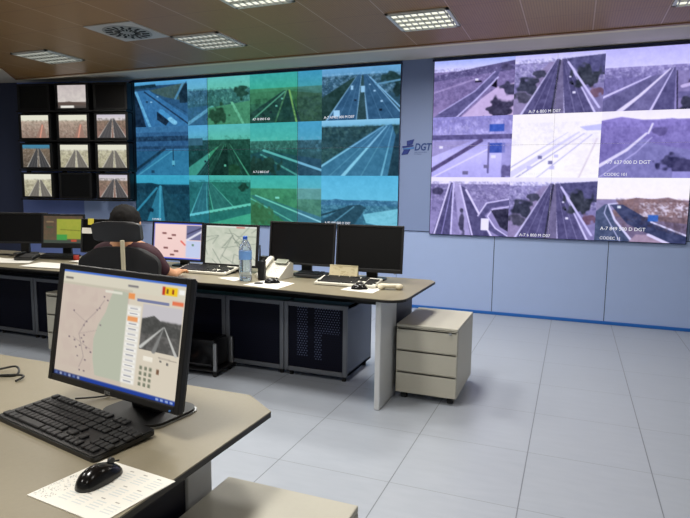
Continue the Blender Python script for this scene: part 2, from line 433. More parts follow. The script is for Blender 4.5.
def L11():
    p = P().fill((120, 200, 235), (90, 170, 215), 0, 9).fill((38, 70, 100), (60, 120, 170), 9, 100)
    p.poly([(0, 8), (42, 6), (45, 13), (0, 16)], (20, 48, 62)); p.poly([(28, 20), (95, 7), (88, 44), (60, 36)], (92, 98, 78)); p.poly([(84, 30), (98, 4), (101, 50), (86, 50)], (24, 44, 58))
    p.poly([(2, 20), (30, 18), (101, 82), (101, 101), (26, 101)], (62, 128, 180)); p.poly([(0, 24), (6, 24), (24, 101), (0, 101)], (16, 34, 58))
    p.line([(6, 22), (31, 101)], 5, (140, 205, 235), 1, 5); p.line([(22, 22), (101, 96)], 3, (28, 54, 86)); p.line([(34, 22), (101, 74)], 2, (42, 84, 120)); p.line([(92, 8), (78, 40)], 4, (110, 160, 185))
    p.poly([(44, 66), (66, 88), (60, 98), (44, 84)], (18, 32, 52)); p.line([(52, 66), (76, 91)], 9, (86, 176, 226)); p.line([(68, 84), (76, 92)], 9, (190, 236, 250))
    return cars(p.grit((30, 60, 90), .35, 30, 20, 1, .55, 12), [(26, 44), (34, 45), (46, 34)], w=5)
def L12():
    p = P().fill((125, 200, 228), (140, 205, 205), 0, 26).fill((70, 110, 130), (62, 120, 110), 26, 100)
    p.grit((190, 225, 225), .8, 34, 18, 2, .62, 24, 55).grit((28, 62, 62), .8, 26, 16, 3, .55, 22, 60)
    p.poly([(0, 101), (0, 62), (36, 58), (34, 101)], (58, 108, 140)); p.line([(0, 96), (40, 62)], 6, (130, 185, 205)); p.poly([(32, 101), (34, 64), (101, 52), (101, 101)], (96, 150, 116))
    p.blob(50, 78, 16, 22, (44, 70, 50), 1, 1).blob(86, 34, 10, 16, (36, 62, 54), .9, 2).line([(72, 55), (90, 101)], 4, (150, 200, 170)).grit((40, 84, 66), .5, 40, 30, 4, .6, 60)
    return p
def L13():
    p = P().fill((60, 180, 205), (70, 190, 180), 0, 30).fill((90, 150, 110), (36, 66, 62), 30, 100)
    p.poly([(0, 38), (66, 34), (101, 44), (101, 60), (0, 60)], (78, 128, 92)); p.poly([(0, 101), (0, 80), (48, 36), (56, 36), (72, 101)], (34, 62, 66)); p.line([(36, 101), (52, 36)], 2, (150, 180, 120), .7)
    p.line([(66, 101), (56, 36)], 2.4, (190, 190, 90)); p.poly([(72, 101), (58, 38), (101, 46), (101, 101)], (70, 104, 60)); p.grit((30, 56, 44), .8, 22, 18, 6, .5, 50, 101); p.line([(4, 92), (50, 38)], 2, (120, 170, 150))
    return cars(p, [(20, 84), (38, 66), (46, 52), (30, 78)], (150, 200, 200))
def L14():
    p = P().fill((130, 190, 225), (120, 175, 205), 0, 14).fill((60, 100, 120), (44, 74, 88), 14, 100)
    p.grit((210, 232, 245), .9, 30, 24, 7, .58, 10, 50).grit((34, 62, 60), .8, 30, 24, 8, .55, 16, 100)
    p.poly([(0, 101), (0, 55), (40, 20), (48, 20), (8, 101)], (38, 66, 52)); p.blob(90, 24, 14, 12, (36, 62, 52), .9, 3).blob(97, 46, 8, 12, (28, 48, 44), 1, 4)
    road2(p, 52, 14, 6, 46, 60, 108, (52, 96, 130), (190, 220, 240), wv=2.6); p.poly([(46, 101), (52, 16), (54, 16), (58, 101)], (52, 78, 74)); p.line([(101, 80), (62, 20)], 2, (160, 200, 225)); p.line([(70, 34), (101, 28)], 3, (120, 168, 190))
    p.box(16, 80, 24, 92, (225, 240, 250)); p.box(51, 36, 56, 48, (200, 226, 240)); p.box(38, 34, 41, 42, (220, 235, 245))
    return cars(p, [(44, 62), (77, 66), (68, 46), (76, 82), (62, 34)])
def L21():
    p = P().fill((52, 96, 140), (40, 82, 128), 0, 100); p.box(0, 0, 101, 12, (66, 120, 165)).box(0, 20, 101, 30, (26, 52, 82)).box(0, 40, 101, 46, (30, 62, 96))
    p.grit((104, 160, 195), .5, 30, 20, 11, .6, 0, 50); p.poly([(0, 101), (60, 46), (101, 46), (101, 101)], (60, 128, 172)); p.line([(0, 90), (56, 46)], 5, (24, 50, 76)); p.line([(4, 101), (70, 50)], 1.6, (150, 205, 225), .7); p.line([(72, 46), (72, 80)], 2, (28, 52, 80))
    return cars(p, [(34, 92), (72, 72), (72, 76)], (150, 195, 215), 5, 5, (40, 76, 108))
def L22():
    p = P().fill((110, 195, 232), (120, 200, 200), 0, 30).fill((32, 70, 62), (24, 58, 50), 30, 100)
    p.grit((60, 120, 110), .8, 26, 20, 12, .6, 22, 60); p.box(0, 26, 24, 40, (70, 110, 120)); road2(p, 60, 38, 4, 38, 66, 98, (34, 66, 58), (130, 200, 160), wv=3)
    p.poly([(0, 84), (0, 101), (12, 101), (50, 42)], (90, 170, 130)); p.blob(72, 92, 12, 12, (40, 70, 44), 1, 5); p.poly([(36, 101), (58, 44), (64, 44), (66, 101)], (22, 44, 40))
    return cars(p, [(28, 72), (34, 58), (60, 80)], (170, 215, 190))
def L23():
    p = P().fill((70, 185, 215), (90, 195, 205), 0, 34).fill((64, 112, 116), (40, 62, 60), 34, 100); p.grit((150, 205, 215), .8, 32, 18, 14, .6, 28, 56)
    p.grit((36, 66, 64), .8, 26, 18, 15, .52, 34, 100); p.poly([(12, 101), (0, 60), (20, 52), (101, 70), (101, 101)], (42, 78, 98)); p.line([(20, 52), (101, 90)], 4, (150, 200, 220)); p.line([(16, 60), (70, 101)], 3, (120, 170, 180)); p.blob(18, 82, 26, 20, (44, 56, 50), .9, 6)
    return p
def L24():
    p = P().fill((190, 235, 245), (150, 210, 225), 0, 12).fill((40, 74, 74), (50, 88, 84), 12, 100); p.grit((110, 140, 110), .8, 24, 18, 16, .56, 10, 80); p.grit((26, 50, 46), .7, 22, 16, 17, .5, 10, 80)
    p.poly([(-5, 101), (-5, 84), (76, 14), (90, 10), (98, 40), (100, 101)], (62, 124, 156)); p.line([(-4, 86), (80, 13)], 3, (170, 220, 235), 1, 1); p.line([(28, 101), (84, 13)], 5, (180, 228, 240), 1, 1.2); p.line([(78, 101), (92, 14)], 2.4, (140, 200, 220), 1, .6)
    p.line([(10, 101), (80, 14)], 1, (120, 180, 200), .8); p.line([(52, 101), (88, 13)], 1, (120, 180, 200), .8); p.poly([(86, 101), (95, 30), (101, 20), (101, 101)], (30, 58, 72)); return p
def L31():
    p = P().fill((80, 195, 225), (70, 180, 210), 0, 20).fill((30, 78, 100), (24, 66, 86), 20, 100); p.poly([(0, 18), (30, 17), (60, 24), (101, 22), (101, 40), (0, 40)], (24, 60, 80)); p.grit((20, 46, 62), .7, 24, 20, 19, .5, 24, 100)
    p.poly([(20, 101), (44, 24), (50, 24), (54, 101)], (54, 128, 156)); p.poly([(60, 101), (50, 24), (54, 24), (90, 101)], (34, 74, 90)); p.line([(44, 101), (47, 24)], 4, (96, 176, 200)); p.line([(0, 80), (40, 28)], 4, (66, 150, 180)); p.blob(28, 76, 5, 5, (20, 40, 60)); return p
def L32():
    p = P().fill((110, 205, 215), (100, 195, 195), 0, 14).fill((50, 128, 120), (46, 120, 112), 14, 100); p.grit((30, 84, 84), .7, 28, 20, 21, .5, 10, 70)
    road2(p, 30, 16, -4, 30, 44, 100, (56, 116, 124), (150, 220, 210), wv=3); p.blob(88, 24, 8, 10, (26, 60, 50), 1, 7); p.poly([(0, 86), (101, 56), (101, 101), (0, 101)], (44, 124, 128)); p.line([(0, 84), (101, 58)], 5, (170, 230, 225))
    for k in range(13): p.box(2 + k * 7.6, 85 - k * 2, 5 + k * 7.6, 90 - k * 2, (60, 120, 120))
    p.poly([(30, 101), (101, 76), (101, 101)], (90, 190, 160)); return p
def L33():
    p = P().fill((80, 200, 215), (100, 205, 205), 0, 26).fill((110, 165, 120), (88, 140, 90), 26, 100); p.grit((60, 110, 84), .7, 22, 16, 23, .5, 26, 100); p.box(66, 24, 101, 46, (150, 195, 190), .5)
    p.poly([(0, 40), (10, 40), (101, 80), (101, 101), (60, 101)], (70, 128, 140)); p.line([(8, 40), (101, 90)], 2.6, (190, 228, 225)); p.line([(0, 46), (76, 101)], 2, (150, 205, 200)); p.blob(14, 80, 22, 22, (90, 110, 62), .8, 8); p.box(36, 42, 42, 46, (220, 240, 235)); return p
def L34():
    p = P().fill((98, 205, 240), (120, 215, 240), 0, 46).fill((60, 120, 145), (50, 104, 126), 46, 100); p.poly([(0, 50), (20, 44), (38, 47), (60, 45), (101, 47), (101, 56), (0, 56)], (58, 112, 150)); p.grit((165, 215, 230), .8, 28, 26, 25, .58, 46, 80)
    p.poly([(-2, 88), (36, 56), (52, 54), (60, 60), (40, 101), (0, 101)], (40, 76, 92)); p.line([(16, 90), (44, 58)], 1.6, (120, 170, 190)); p.line([(0, 76), (30, 62)], 3, (36, 66, 78)); p.poly([(56, 72), (101, 60), (101, 98), (60, 88)], (160, 225, 230)); p.grit((110, 190, 200), .7, 22, 22, 26, .52, 62, 96, (p.u > 56)); p.poly([(56, 92), (101, 96), (101, 101), (44, 101)], (60, 110, 130)); return p
def R11():
    p = P().fill((150, 178, 245), (225, 222, 255), 0, 20).fill((128, 112, 168), (150, 128, 180), 20, 100); p.poly([(0, 26), (101, 6), (101, 22), (0, 36)], (96, 88, 140)); p.grit((84, 76, 130), .7, 30, 24, 31, .52, 14, 80); p.grit((225, 215, 250), .7, 40, 40, 32, .7, 14, 40)
    p.poly([(36, 101), (62, 68), (80, 50), (101, 44), (101, 101)], (206, 178, 214)); p.poly([(0, 101), (10, 90), (50, 58), (74, 26), (82, 22), (78, 40), (56, 70), (34, 101)], (98, 94, 148)); p.line([(30, 101), (56, 68), (80, 34)], 2.2, (200, 192, 240)); p.line([(8, 92), (52, 56), (76, 24)], 1.6, (180, 172, 225)); p.line([(0, 56), (50, 36)], 3, (180, 160, 205), .6)
    p.poly([(72, 48), (79, 36), (79, 52)], (26, 24, 44)); p.blob(84, 88, 18, 20, (70, 66, 96), 1, 9).blob(95, 54, 12, 13, (74, 74, 104), 1, 10).blob(90, 18, 10, 6, (86, 80, 120)); p.box(52, 34, 56, 38, (235, 235, 255)); p.box(52, 38, 60, 41, (40, 36, 60)); return p
def R12(sky=(188, 188, 250)):
    p = P().fill(sky, (225, 222, 255), 0, 14).fill((150, 142, 196), (132, 124, 176), 14, 100); p.grit((240, 238, 255), .8, 26, 24, 33, .58, 10, 50); p.poly([(56, 10), (101, 6), (101, 40), (70, 30)], (92, 92, 142)); p.grit((70, 70, 118), .7, 30, 22, 34, .55, 8, 60)
    p.poly([(-2, 101), (-2, 70), (40, 14), (46, 14), (8, 101)], (150, 134, 176)); p.blob(16, 52, 16, 13, (66, 72, 92), 1, 11).blob(30, 34, 10, 8, (78, 82, 104)).blob(10, 70, 12, 10, (84, 84, 104), 1, 12)
    road2(p, 52, 10, 9, 44, 58, 92, (90, 86, 136), (226, 222, 255), wv=2.4); p.poly([(44, 101), (51, 12), (54, 12), (58, 101)], (120, 112, 150)); p.line([(44, 101), (51, 12)], 2, (60, 62, 84)); p.blob(80, 40, 16, 18, (62, 70, 82), 1, 13).blob(92, 66, 9, 8, (130, 90, 110), 1, 14); p.line([(96, 92), (60, 16)], 2.5, (205, 200, 245))
    return cars(p, [(66, 52), (63, 40), (68, 66)], (235, 235, 255))
def R13():
    p = P().fill((184, 182, 240), (206, 204, 252), 0, 30).fill((138, 128, 190), (120, 112, 176), 30, 100); p.grit((230, 226, 255), .8, 34, 26, 35, .56, 28, 46); p.grit((86, 80, 136), .7, 30, 20, 36, .5, 34, 80)
    p.poly([(-2, 101), (-2, 84), (52, 46), (62, 44), (28, 101)], (104, 100, 152)); p.poly([(28, 101), (66, 40), (74, 34), (50, 101)], (116, 110, 164)); p.poly([(52, 101), (70, 36), (76, 34), (80, 101)], (96, 92, 146)); p.line([(18, 101), (40, 76), (70, 36)], 6, (228, 220, 255), 1, 1.4); p.line([(-2, 78), (50, 46)], 3.4, (214, 206, 250), 1, 1.4); p.line([(52, 101), (73, 36)], 2.6, (214, 206, 250), 1, .8); p.line([(78, 101), (76, 34)], 2.4, (150, 140, 200), 1, .8)
    p.poly([(80, 101), (77, 40), (101, 40), (101, 101)], (136, 124, 178)); p.line([(80, 100), (77, 40)], 1.4, (52, 50, 80)); p.box(80, 72, 101, 82, (110, 104, 160)); p.blob(90, 92, 10, 12, (62, 64, 88), 1, 15).blob(96, 58, 8, 6, (96, 80, 120)); p.line([(84, 64), (101, 58)], 5, (204, 186, 225)); return p
def R21():
    p = P().fill((134, 128, 206), (190, 186, 244), 0, 60).fill((196, 192, 250), (176, 172, 240), 60, 100); p.grit((228, 222, 255), .8, 30, 16, 37, .56, 6, 30); p.box(0, 30, 101, 38, (96, 88, 146)); p.box(0, 0, 101, 5, (150, 146, 220)); p.grit((112, 106, 170), .6, 26, 16, 38, .5, 0, 45)
    p.poly([(0, 40), (50, 40), (0, 66)], (160, 150, 205)); p.line([(0, 88), (62, 40)], 6, (98, 84, 138)); p.line([(0, 101), (80, 48)], 2, (225, 220, 255)); p.box(72, 14, 90, 26, (44, 94, 214)).box(72, 44, 92, 60, (56, 92, 206)); p.box(88, 44, 101, 101, (150, 144, 210), .7).blob(97, 90, 12, 12, (100, 92, 150), .9, 16); p.line([(72, 44), (72, 92)], 2.4, (110, 104, 170))
    return cars(p, [(44, 92), (12, 50), (78, 66), (70, 82)], (230, 230, 255), 6, 5, (120, 114, 158))
def R22():
    p = P().fill((250, 248, 255), (255, 255, 255), 0, 100); p.grit((214, 212, 240), .6, 26, 18, 39, .56, 14, 50); p.line([(0, 96), (76, 30)], 9, (206, 206, 240), .8, 2); p.line([(6, 101), (82, 32)], 2, (150, 150, 196), .8, .8); p.line([(0, 84), (64, 30)], 1.6, (170, 170, 210), .8, .6); p.line([(30, 101), (90, 34)], 1.4, (196, 196, 224)); p.grit((236, 226, 210), .5, 14, 24, 40, .5, 40, 101, (p.u > 62))
    p.line([(78, 101), (96, 40)], 2, (232, 222, 204)); p.poly([(76, 22), (101, 18), (101, 28), (84, 28)], (196, 200, 240)); return cars(p, [(46, 76), (22, 84), (52, 66), (34, 68), (48, 84)], (200, 200, 235), 5, 5, (120, 120, 170))
def R23():
    p = P().fill((240, 236, 255), (250, 246, 255), 0, 14).fill((142, 126, 206), (120, 112, 186), 14, 100); p.poly([(0, 14), (22, 9), (50, 15), (76, 13), (101, 18), (101, 24), (0, 24)], (146, 130, 214)); p.grit((104, 92, 170), .7, 26, 16, 41, .5, 16, 80)
    p.poly([(60, 50), (101, 60), (101, 101), (0, 101), (0, 80), (44, 40)], (128, 126, 190)); p.line([(0, 82), (30, 58), (50, 34)], 4.6, (226, 220, 255), 1, 2.6); p.line([(0, 100), (40, 62), (56, 40)], 1.5, (176, 170, 225)); p.line([(52, 34), (56, 20)], 2, (230, 225, 255)); p.blob(78, 76, 18, 13, (66, 66, 112), 1, 17).blob(94, 84, 16, 12, (72, 70, 118), 1, 18).blob(64, 30, 10, 8, (104, 92, 160)); p.box(80, 90, 101, 101, (150, 146, 216)); return p
def R31():
    p = P().fill((238, 232, 255), (240, 236, 255), 0, 12).fill((140, 130, 184), (150, 140, 192), 12, 100); p.grit((90, 84, 136), .8, 26, 20, 43, .52, 8, 60); p.grit((226, 218, 246), .7, 30, 30, 44, .6, 8, 40)
    p.poly([(4, 101), (24, 10), (30, 10), (28, 101)], (88, 84, 134)); p.poly([(40, 101), (30, 10), (38, 14), (56, 101)], (168, 158, 206)); p.poly([(54, 101), (38, 14), (44, 18), (80, 101)], (88, 84, 134)); p.line([(6, 101), (25, 10)], 2, (220, 212, 255)); p.line([(28, 101), (30, 10)], 2, (210, 202, 250)); p.line([(56, 101), (38, 14)], 2, (214, 206, 250)); p.line([(80, 101), (46, 22)], 2.6, (220, 212, 255)); p.line([(16, 101), (28, 12)], 1, (160, 152, 220))
    p.blob(42, 76, 5, 26, (78, 76, 108), 1, 19).blob(8, 24, 8, 8, (76, 72, 110)); p.line([(101, 42), (76, 48), (66, 66), (78, 86), (98, 101)], 8, (92, 88, 140)); p.line([(101, 36), (72, 44), (62, 66)], 1.6, (222, 214, 255)); p.line([(101, 49), (80, 54), (74, 66), (84, 86), (101, 100)], 1.6, (222, 214, 255)); p.poly([(78, 56), (101, 52), (101, 92), (90, 84)], (62, 62, 88)); p.box(66, 70, 76, 90, (238, 236, 255)); return p
def R32(): return R12((240, 238, 255))
def R33():
    p = P().fill((250, 250, 255), (255, 250, 244), 0, 34).fill((150, 126, 140), (120, 106, 140), 34, 100); p.poly([(20, 38), (44, 31), (62, 33), (78, 30), (101, 38), (101, 70), (20, 60)], (156, 122, 118)); p.poly([(-2, 36), (22, 34), (26, 48), (-2, 60)], (150, 140, 180)); p.grit((250, 248, 250), 1.5, 24, 22, 45, .55, 38, 60, (p.u > 48)); p.grit((110, 84, 84), .7, 24, 20, 46, .52, 32, 80, (p.u > 22)); p.grit((190, 130, 96), .5, 20, 16, 47, .55, 32, 60, (p.u > 30))
    p.poly([(-2, 101), (-2, 56), (10, 42), (16, 42), (22, 70), (44, 101)], (76, 96, 128)); p.poly([(16, 42), (30, 42), (56, 62), (101, 88), (101, 101), (84, 101), (36, 72)], (66, 78, 118)); p.line([(44, 101), (22, 66), (14, 42), (24, 40)], 3, (214, 216, 240), 1, 1.4); p.line([(101, 88), (62, 68)], 2.4, (226, 224, 245)); p.line([(30, 101), (10, 56), (12, 44)], 1.2, (180, 190, 220)); p.poly([(38, 101), (46, 88), (62, 88), (76, 101)], (176, 146, 160)); p.line([(60, 88), (82, 101)], 4, (222, 216, 240)); p.grit((84, 66, 72), .8, 20, 16, 48, .5, 60, 86, ((p.u > 34) & (p.v < 52 + p.u * .4)))
    p.box(58, 57, 69, 67, (44, 116, 220)); p.box(24, 44, 28, 48, (220, 240, 235)); return p

def video_display(name, label, xs, zs, pics, caps, seamx, seamz, tint=None, sw=.002, seamm=None):
    seamm = seamm or M['seam']
    t = thing(name, label, 'video wall', ((xs[0] + xs[-1]) / 2, D, 0))
    ox = (xs[0] + xs[-1]) / 2
    b = MB(); fr = mat('video_wall_frame', (18, 30, 66), .4)
    x0, x1, z0, z1 = xs[0] - ox, xs[-1] - ox, zs[-1], zs[0]
    b.box(x0 - .006, x1 + .008, -.034, -.004, z0 - .008, z0, fr); b.box(x0 - .02, x1 + .02, -.05, -.004, z1, min(z1 + .026, HC - .002), fr)
    b.box(x0 - .006, x0, -.034, -.004, z0, z1, fr); b.box(x1, x1 + .008, -.034, -.004, z0, z1, fr); b.box(x0, x1, -.02, -.004, z0, z1, fr)
    b.build('frame', t)
    for r in range(3):
        for c in range(len(xs) - 1):
            w, h = xs[c + 1] - xs[c], zs[r] - zs[r + 1]; p = pics[r][c]()
            if tint is not None: tint(p, xs[c] + p.u / 100 * w, zs[r] - p.v / 100 * h)
            o = picture('camera_picture', p, w, h, t, (xs[c] - ox, -.03, zs[r + 1]))
            for body, u, v, s in caps.get((r, c), []):
                text('caption', body, s * .68, M['capwhite'], o, (u / 100 * w, -.003, h * (1 - v / 100)), extrude=.0005, sx=1.0)
    for sx in seamx: MB().box(sx - ox - sw, sx - ox + sw, -.034, -.03, z0, z1, seamm).build('seam', t)
    for sz in seamz: MB().box(x0, x1, -.034, -.03, sz - sw, sz + sw, seamm).build('seam', t)
    return t
def tintL(p, X, Z):
    g = np.ones(X.shape + (3,))
    for x0, x1, z0, z1, f in ((-7, -4.83, 2.0, 4, (.72, .96, 1.1)), (-4.83, -3.43, 2.0, 4, (.72, 1.05, .95)), (-3.43, -2, 2.0, 4, (.78, .96, 1.1)),
                              (-7, -4.83, 0, 2.0, (.62, .98, 1.06)), (-4.83, -3.43, 0, 2.0, (.62, 1.0, .92)), (-3.43, -2, 0, 2.0, (.78, 1.0, 1.1))):
        m = (X >= x0) & (X < x1) & (Z >= z0) & (Z < z1); g[m] = f
    p.detail(.10, int(abs(X[0, 0]) * 100) + int(Z[0, 0] * 100)); p.soft(.72, (120, 150, 160), .1); p.a = p.a * g * .93
def tintR(p, X, Z): p.detail(.12, int(abs(X[0, 0]) * 100) + int(Z[0, 0] * 100)); p.soft(.6, (160, 156, 190), .0); p.a = (p.a - 150) * 1.12 + 150; p.a = p.a * np.array((.96, .945, 1.08))
video_display('video_display', 'left video wall of twelve blue-green motorway pictures', [-6.13, -5.165, -4.15, -3.085, -2.04], [2.985, 2.345, 1.645, .968],
    [[L11, L12, L13, L14], [L21, L22, L23, L24], [L31, L32, L33, L34]],
    {(0, 2): [('A7 10 800 E 60', 4, 94, .062)], (0, 3): [('A-7 AM02 000 M D07', 3, 96, .068)], (1, 2): [('A-7 6 800 E 07', 4, 95, .06)], (2, 3): [('A-92 000 000 D D07', 5, 92, .062)], (2, 0): [('A-92 000 D', 30, 97, .05)]}, [-4.83, -3.43], [2.0], tintL)
video_display('video_display', 'right video wall of nine purple-tinted motorway pictures', [-1.625, -.7, .232, 1.118], [2.985, 2.338, 1.632, .945],
    [[R11, R12, R13], [R21, R22, R23], [R31, R32, R33]],
    {(0, 1): [('A-7 6 800 M D07', 18, 98, .07)], (1, 2): [('A-7 637 000 D DGT', 6, 79, .078), ('CODEC 101', 6, 97, .066)], (2, 1): [('A-7 6 800 M D07', 14, 98, .07)], (2, 2): [('A-7 849 500 D DGT', 6, 83, .078), ('CODEC 11', 6, 98, .066)], (1, 1): [('A-7 6 500 E D07', 12, 96, .05)]}, [-.25], [2.0], tintR, .001, mat('pale_seam', (190, 186, 214), .6))
# emblem and initials on the pillar between the two video walls
t = thing('wall_emblem', 'blue emblem with slate italic initials on the pillar between the video walls', 'sign', (-1.83, D - .02, 1.9))
b = MB(); RX = Matrix.Rotation(PI / 2, 4, 'X')
def flat(pts, m, nm):
    MB().prism(pts, 0, .006, m, RX).build(nm, t)
flat([(-.115, .17), (-.02, .19), (-.045, .125), (-.115, .115)], M['logoblue'], 'emblem_lobe')
flat([(-.18, .0), (-.10, .01), (-.07, .07), (-.15, .065)], M['logoblue'], 'emblem_lobe')
flat([(-.17, .085), (-.03, .105), (-.03, .118), (-.17, .108)], M['logoblue'], 'emblem_bar')
flat([(-.16, .066), (-.02, .075), (-.02, .098), (-.16, .08)], M['logolight'], 'emblem_bar')
text('lettering', 'DGT', .118, M['logogrey'], t, (-.02, -.001, .055), shear=.22, extrude=.002, sx=.82, bold=.004)
text('small_lettering', 'DIRECCION GENERAL', .016, M['logogrey'], t, (-.02, -.001, .026), extrude=.0008); text('small_lettering', 'DE TRAFICO', .016, M['logogrey'], t, (-.02, -.001, .004), extrude=.0008)

# ================================================================== SMALL MONITOR BANK
ba = Vector((-6.15, 6.97)); bt = Vector((-.97750, -.21093)); bn = Vector((.21093, -.97750)); ROT = math.atan2(-bt.y, -bt.x)
def bank(tt, off): q = ba + bt * tt + bn * off; return (q.x, q.y)
rows = [2.755, 2.335, 1.91, 1.482]; colt = [1.365, .752, .15]
q = bank(.73, .2)
rk = thing('monitor_rack', 'black wall rack that holds the small surveillance monitors', 'rack', (q[0], q[1], 0), ROT)
b = MB(); b.box(-.9, .84, .02, .05, 1.69, 2.97, M['crt']); b.build('backboard', rk)
for xx in (-.9, -.305, .31, .815):
    MB().box(xx - .022, xx + .022, -.02, .03, 1.30 if abs(xx) < .8 else 1.28, 2.97, M['crt']).build('post', rk)
for zz in (2.546, 2.126, 1.701, 1.273): MB().box(-.9, .835, -.2, .02, zz - .012, zz + .008, M['crt']).build('shelf', rk)
MB().box(-.6, -.56, .0, .21, 2.2, 2.26, M['crt']).build('bracket', rk); MB().box(.56, .6, .0, .21, 2.2, 2.26, M['crt']).build('bracket', rk)
def small(kind, seed):
    p = Pic(44, 32, 3)
    if kind == 'hill': p.fill((196, 186, 184), (214, 206, 200), 0, 72).fill((120, 106, 100), (70, 66, 64), 72, 100); p.grit((168, 158, 160), .5, 8, 6, seed, .5, 0, 70); p.box(10, 88, 56, 97, (230, 228, 220)); p.poly([(0, 74), (40, 70), (101, 80), (101, 86), (0, 86)], (92, 78, 72)); return p
    sky = (226, 224, 206) if seed % 2 else (214, 206, 214); g = {'town': ((186, 166, 150), (140, 116, 106)), 'dark': ((120, 104, 88), (80, 70, 62)), 'pale': ((200, 196, 168), (176, 170, 140))}[kind]
    v = 26 if kind != 'dark' else 18
    if kind == 'dark': sky = (70, 130, 160)
    p.fill(sky, sky, 0, v).fill(*g, v, 100); p.grit((84, 76, 64), .7, 16, 14, seed, .52, v - 4, 100); p.grit((228, 220, 206), .6, 20, 16, seed + 1, .62, v, 100)
    if kind == 'town': p.poly([(50, 101), (72, 40), (80, 40), (90, 101)], (150, 120, 108)); p.line([(66, 101), (76, 44)], 5, (214, 150, 130)); return p
    road2(p, 56, v, 14, 52, 60, 98, (110, 106, 100) if kind == 'pale' else (66, 66, 68), (235, 232, 220), wv=3.); return p
SM = [[None, ('town', 3), ('dark', 8), ('pale', 17)], [('hill', 4), ('town', 15), ('pale', 5), None], [None, ('dark2', 6), ('pale', 7), ('dark2', 12)]]
SLAB = [['dark blank monitor at the upper left corner of the small monitor bank', 'left column monitor of the bank, second row, reddish town view', 'left column monitor of the bank, third row, blue sky over a road', 'lowest monitor of the left column, pale yellow motorway view'],
        ['topmost middle monitor of the bank, pink-grey sky picture', 'middle column monitor of the bank, second row, green fields and bend', 'middle column monitor of the bank, third row, grey road between pale verges', 'dark blank monitor at the bottom of the middle column'],
        ['dark blank monitor at the upper right of the small monitor bank', 'right column monitor of the bank, second row, motorway with dark trees', 'right column monitor of the bank, third row, pale motorway narrowing away', 'lowest monitor of the right column, reddish verges beside a dark road']]
def smallpic(sp):
    if sp[0] == 'dark2':
        p = Pic(44, 32, 3).fill((196, 190, 204), (222, 214, 214), 0, 26).fill((150, 128, 112), (140, 108, 100), 26, 100); p.grit((70, 66, 58), .8, 18, 12, sp[1], .52, 16, 70); return road2(p, 54, 20, 4, 48, 58, 100, (80, 78, 80), (226, 222, 214), wv=3.)
    return small(*sp)
for c in range(3):
    for r in range(4):
        x, y = bank(colt[c], .36); z = rows[r]
        t = thing('surveillance_monitor', SLAB[c][r], 'monitor', (x, y, z - .195), ROT, 'small surveillance monitors on the wall rack')
        b = MB(); bw, bh = .262, .19; sw, sh = .224, .162
        b.box(-bw, bw, .01, .12, 0, 2 * bh, M['crt'], .012); b.box(-bw * .75, bw * .75, .1, .17, .04, 2 * bh - .04, M['crt'], .02); b.build('casing', t)
        b = MB()
        for x0, x1, z0, z1 in ((-bw, -sw, 0, 2 * bh), (sw, bw, 0, 2 * bh), (-sw, sw, 0, bh - sh), (-sw, sw, bh + sh, 2 * bh)): b.box(x0, x1, -.012, .014, z0, z1, M['crt'], .004)
        b.build('bezel', t)
        if SM[c][r]: picture('screen', smallpic(SM[c][r]), 2 * sw, 2 * sh, t, (-sw, .0, bh - sh))
        else: MB().box(-sw, sw, .0, .01, bh - sh, bh + sh, M['offscreen']).build('screen', t)

# ================================================================== DESKS
ZT = .77
def desk_top(parent, poly):
    b = MB(); b.prism(poly, ZT - .02, ZT - .004, M['edge']); ins = poly
    b.build('edge_band', parent)
    b = MB(); b.prism(poly, ZT - .004, ZT, M['desk']); b.build('tabletop', parent)
dk = thing('control_desk', 'long far control desk with rounded right end and taupe top', 'desk', (0, 0, 0))
poly = [(-4.55, 3.50), (-2.3, 3.55), (-1.10, 3.475)]
for k in range(7):
    a = R(-92 + 94 * k / 6); poly.append((-1.10 + .125 * math.cos(a), 3.60 + .125 * math.sin(a)))
poly += [(-.965, 4.36), (-1.02, 4.43), (-4.55, 4.43)]
desk_top(dk, poly)
MB().box(-1.175, -1.135, 3.535, 3.9, 0, ZT - .02, M['leg'], .008).build('end_panel', dk)
MB().box(-1.165, -1.14, 3.9, 4.34, 0.01, ZT - .02, M['navy']).build('side_panel', dk)
MB().box(-4.55, -1.2, 4.05, 4.1, .61, ZT - .02, M['dark_and_shade']).build('crossbeam', dk)
ld = thing('control_desk', 'left end of the far control desk, covered with papers', 'desk', (0, 0, 0))
desk_top(ld, [(-7.6, 3.42), (-4.552, 3.50), (-4.552, 4.43), (-7.6, 4.43)])
MB().box(-7.6, -4.56, 4.05, 4.1, .61, ZT - .02, M['dark_and_shade']).build('crossbeam', ld)
MB().box(-7.58, -7.54, 3.55, 4.35, 0, ZT - .02, M['leg'], .008).build('end_panel', ld)
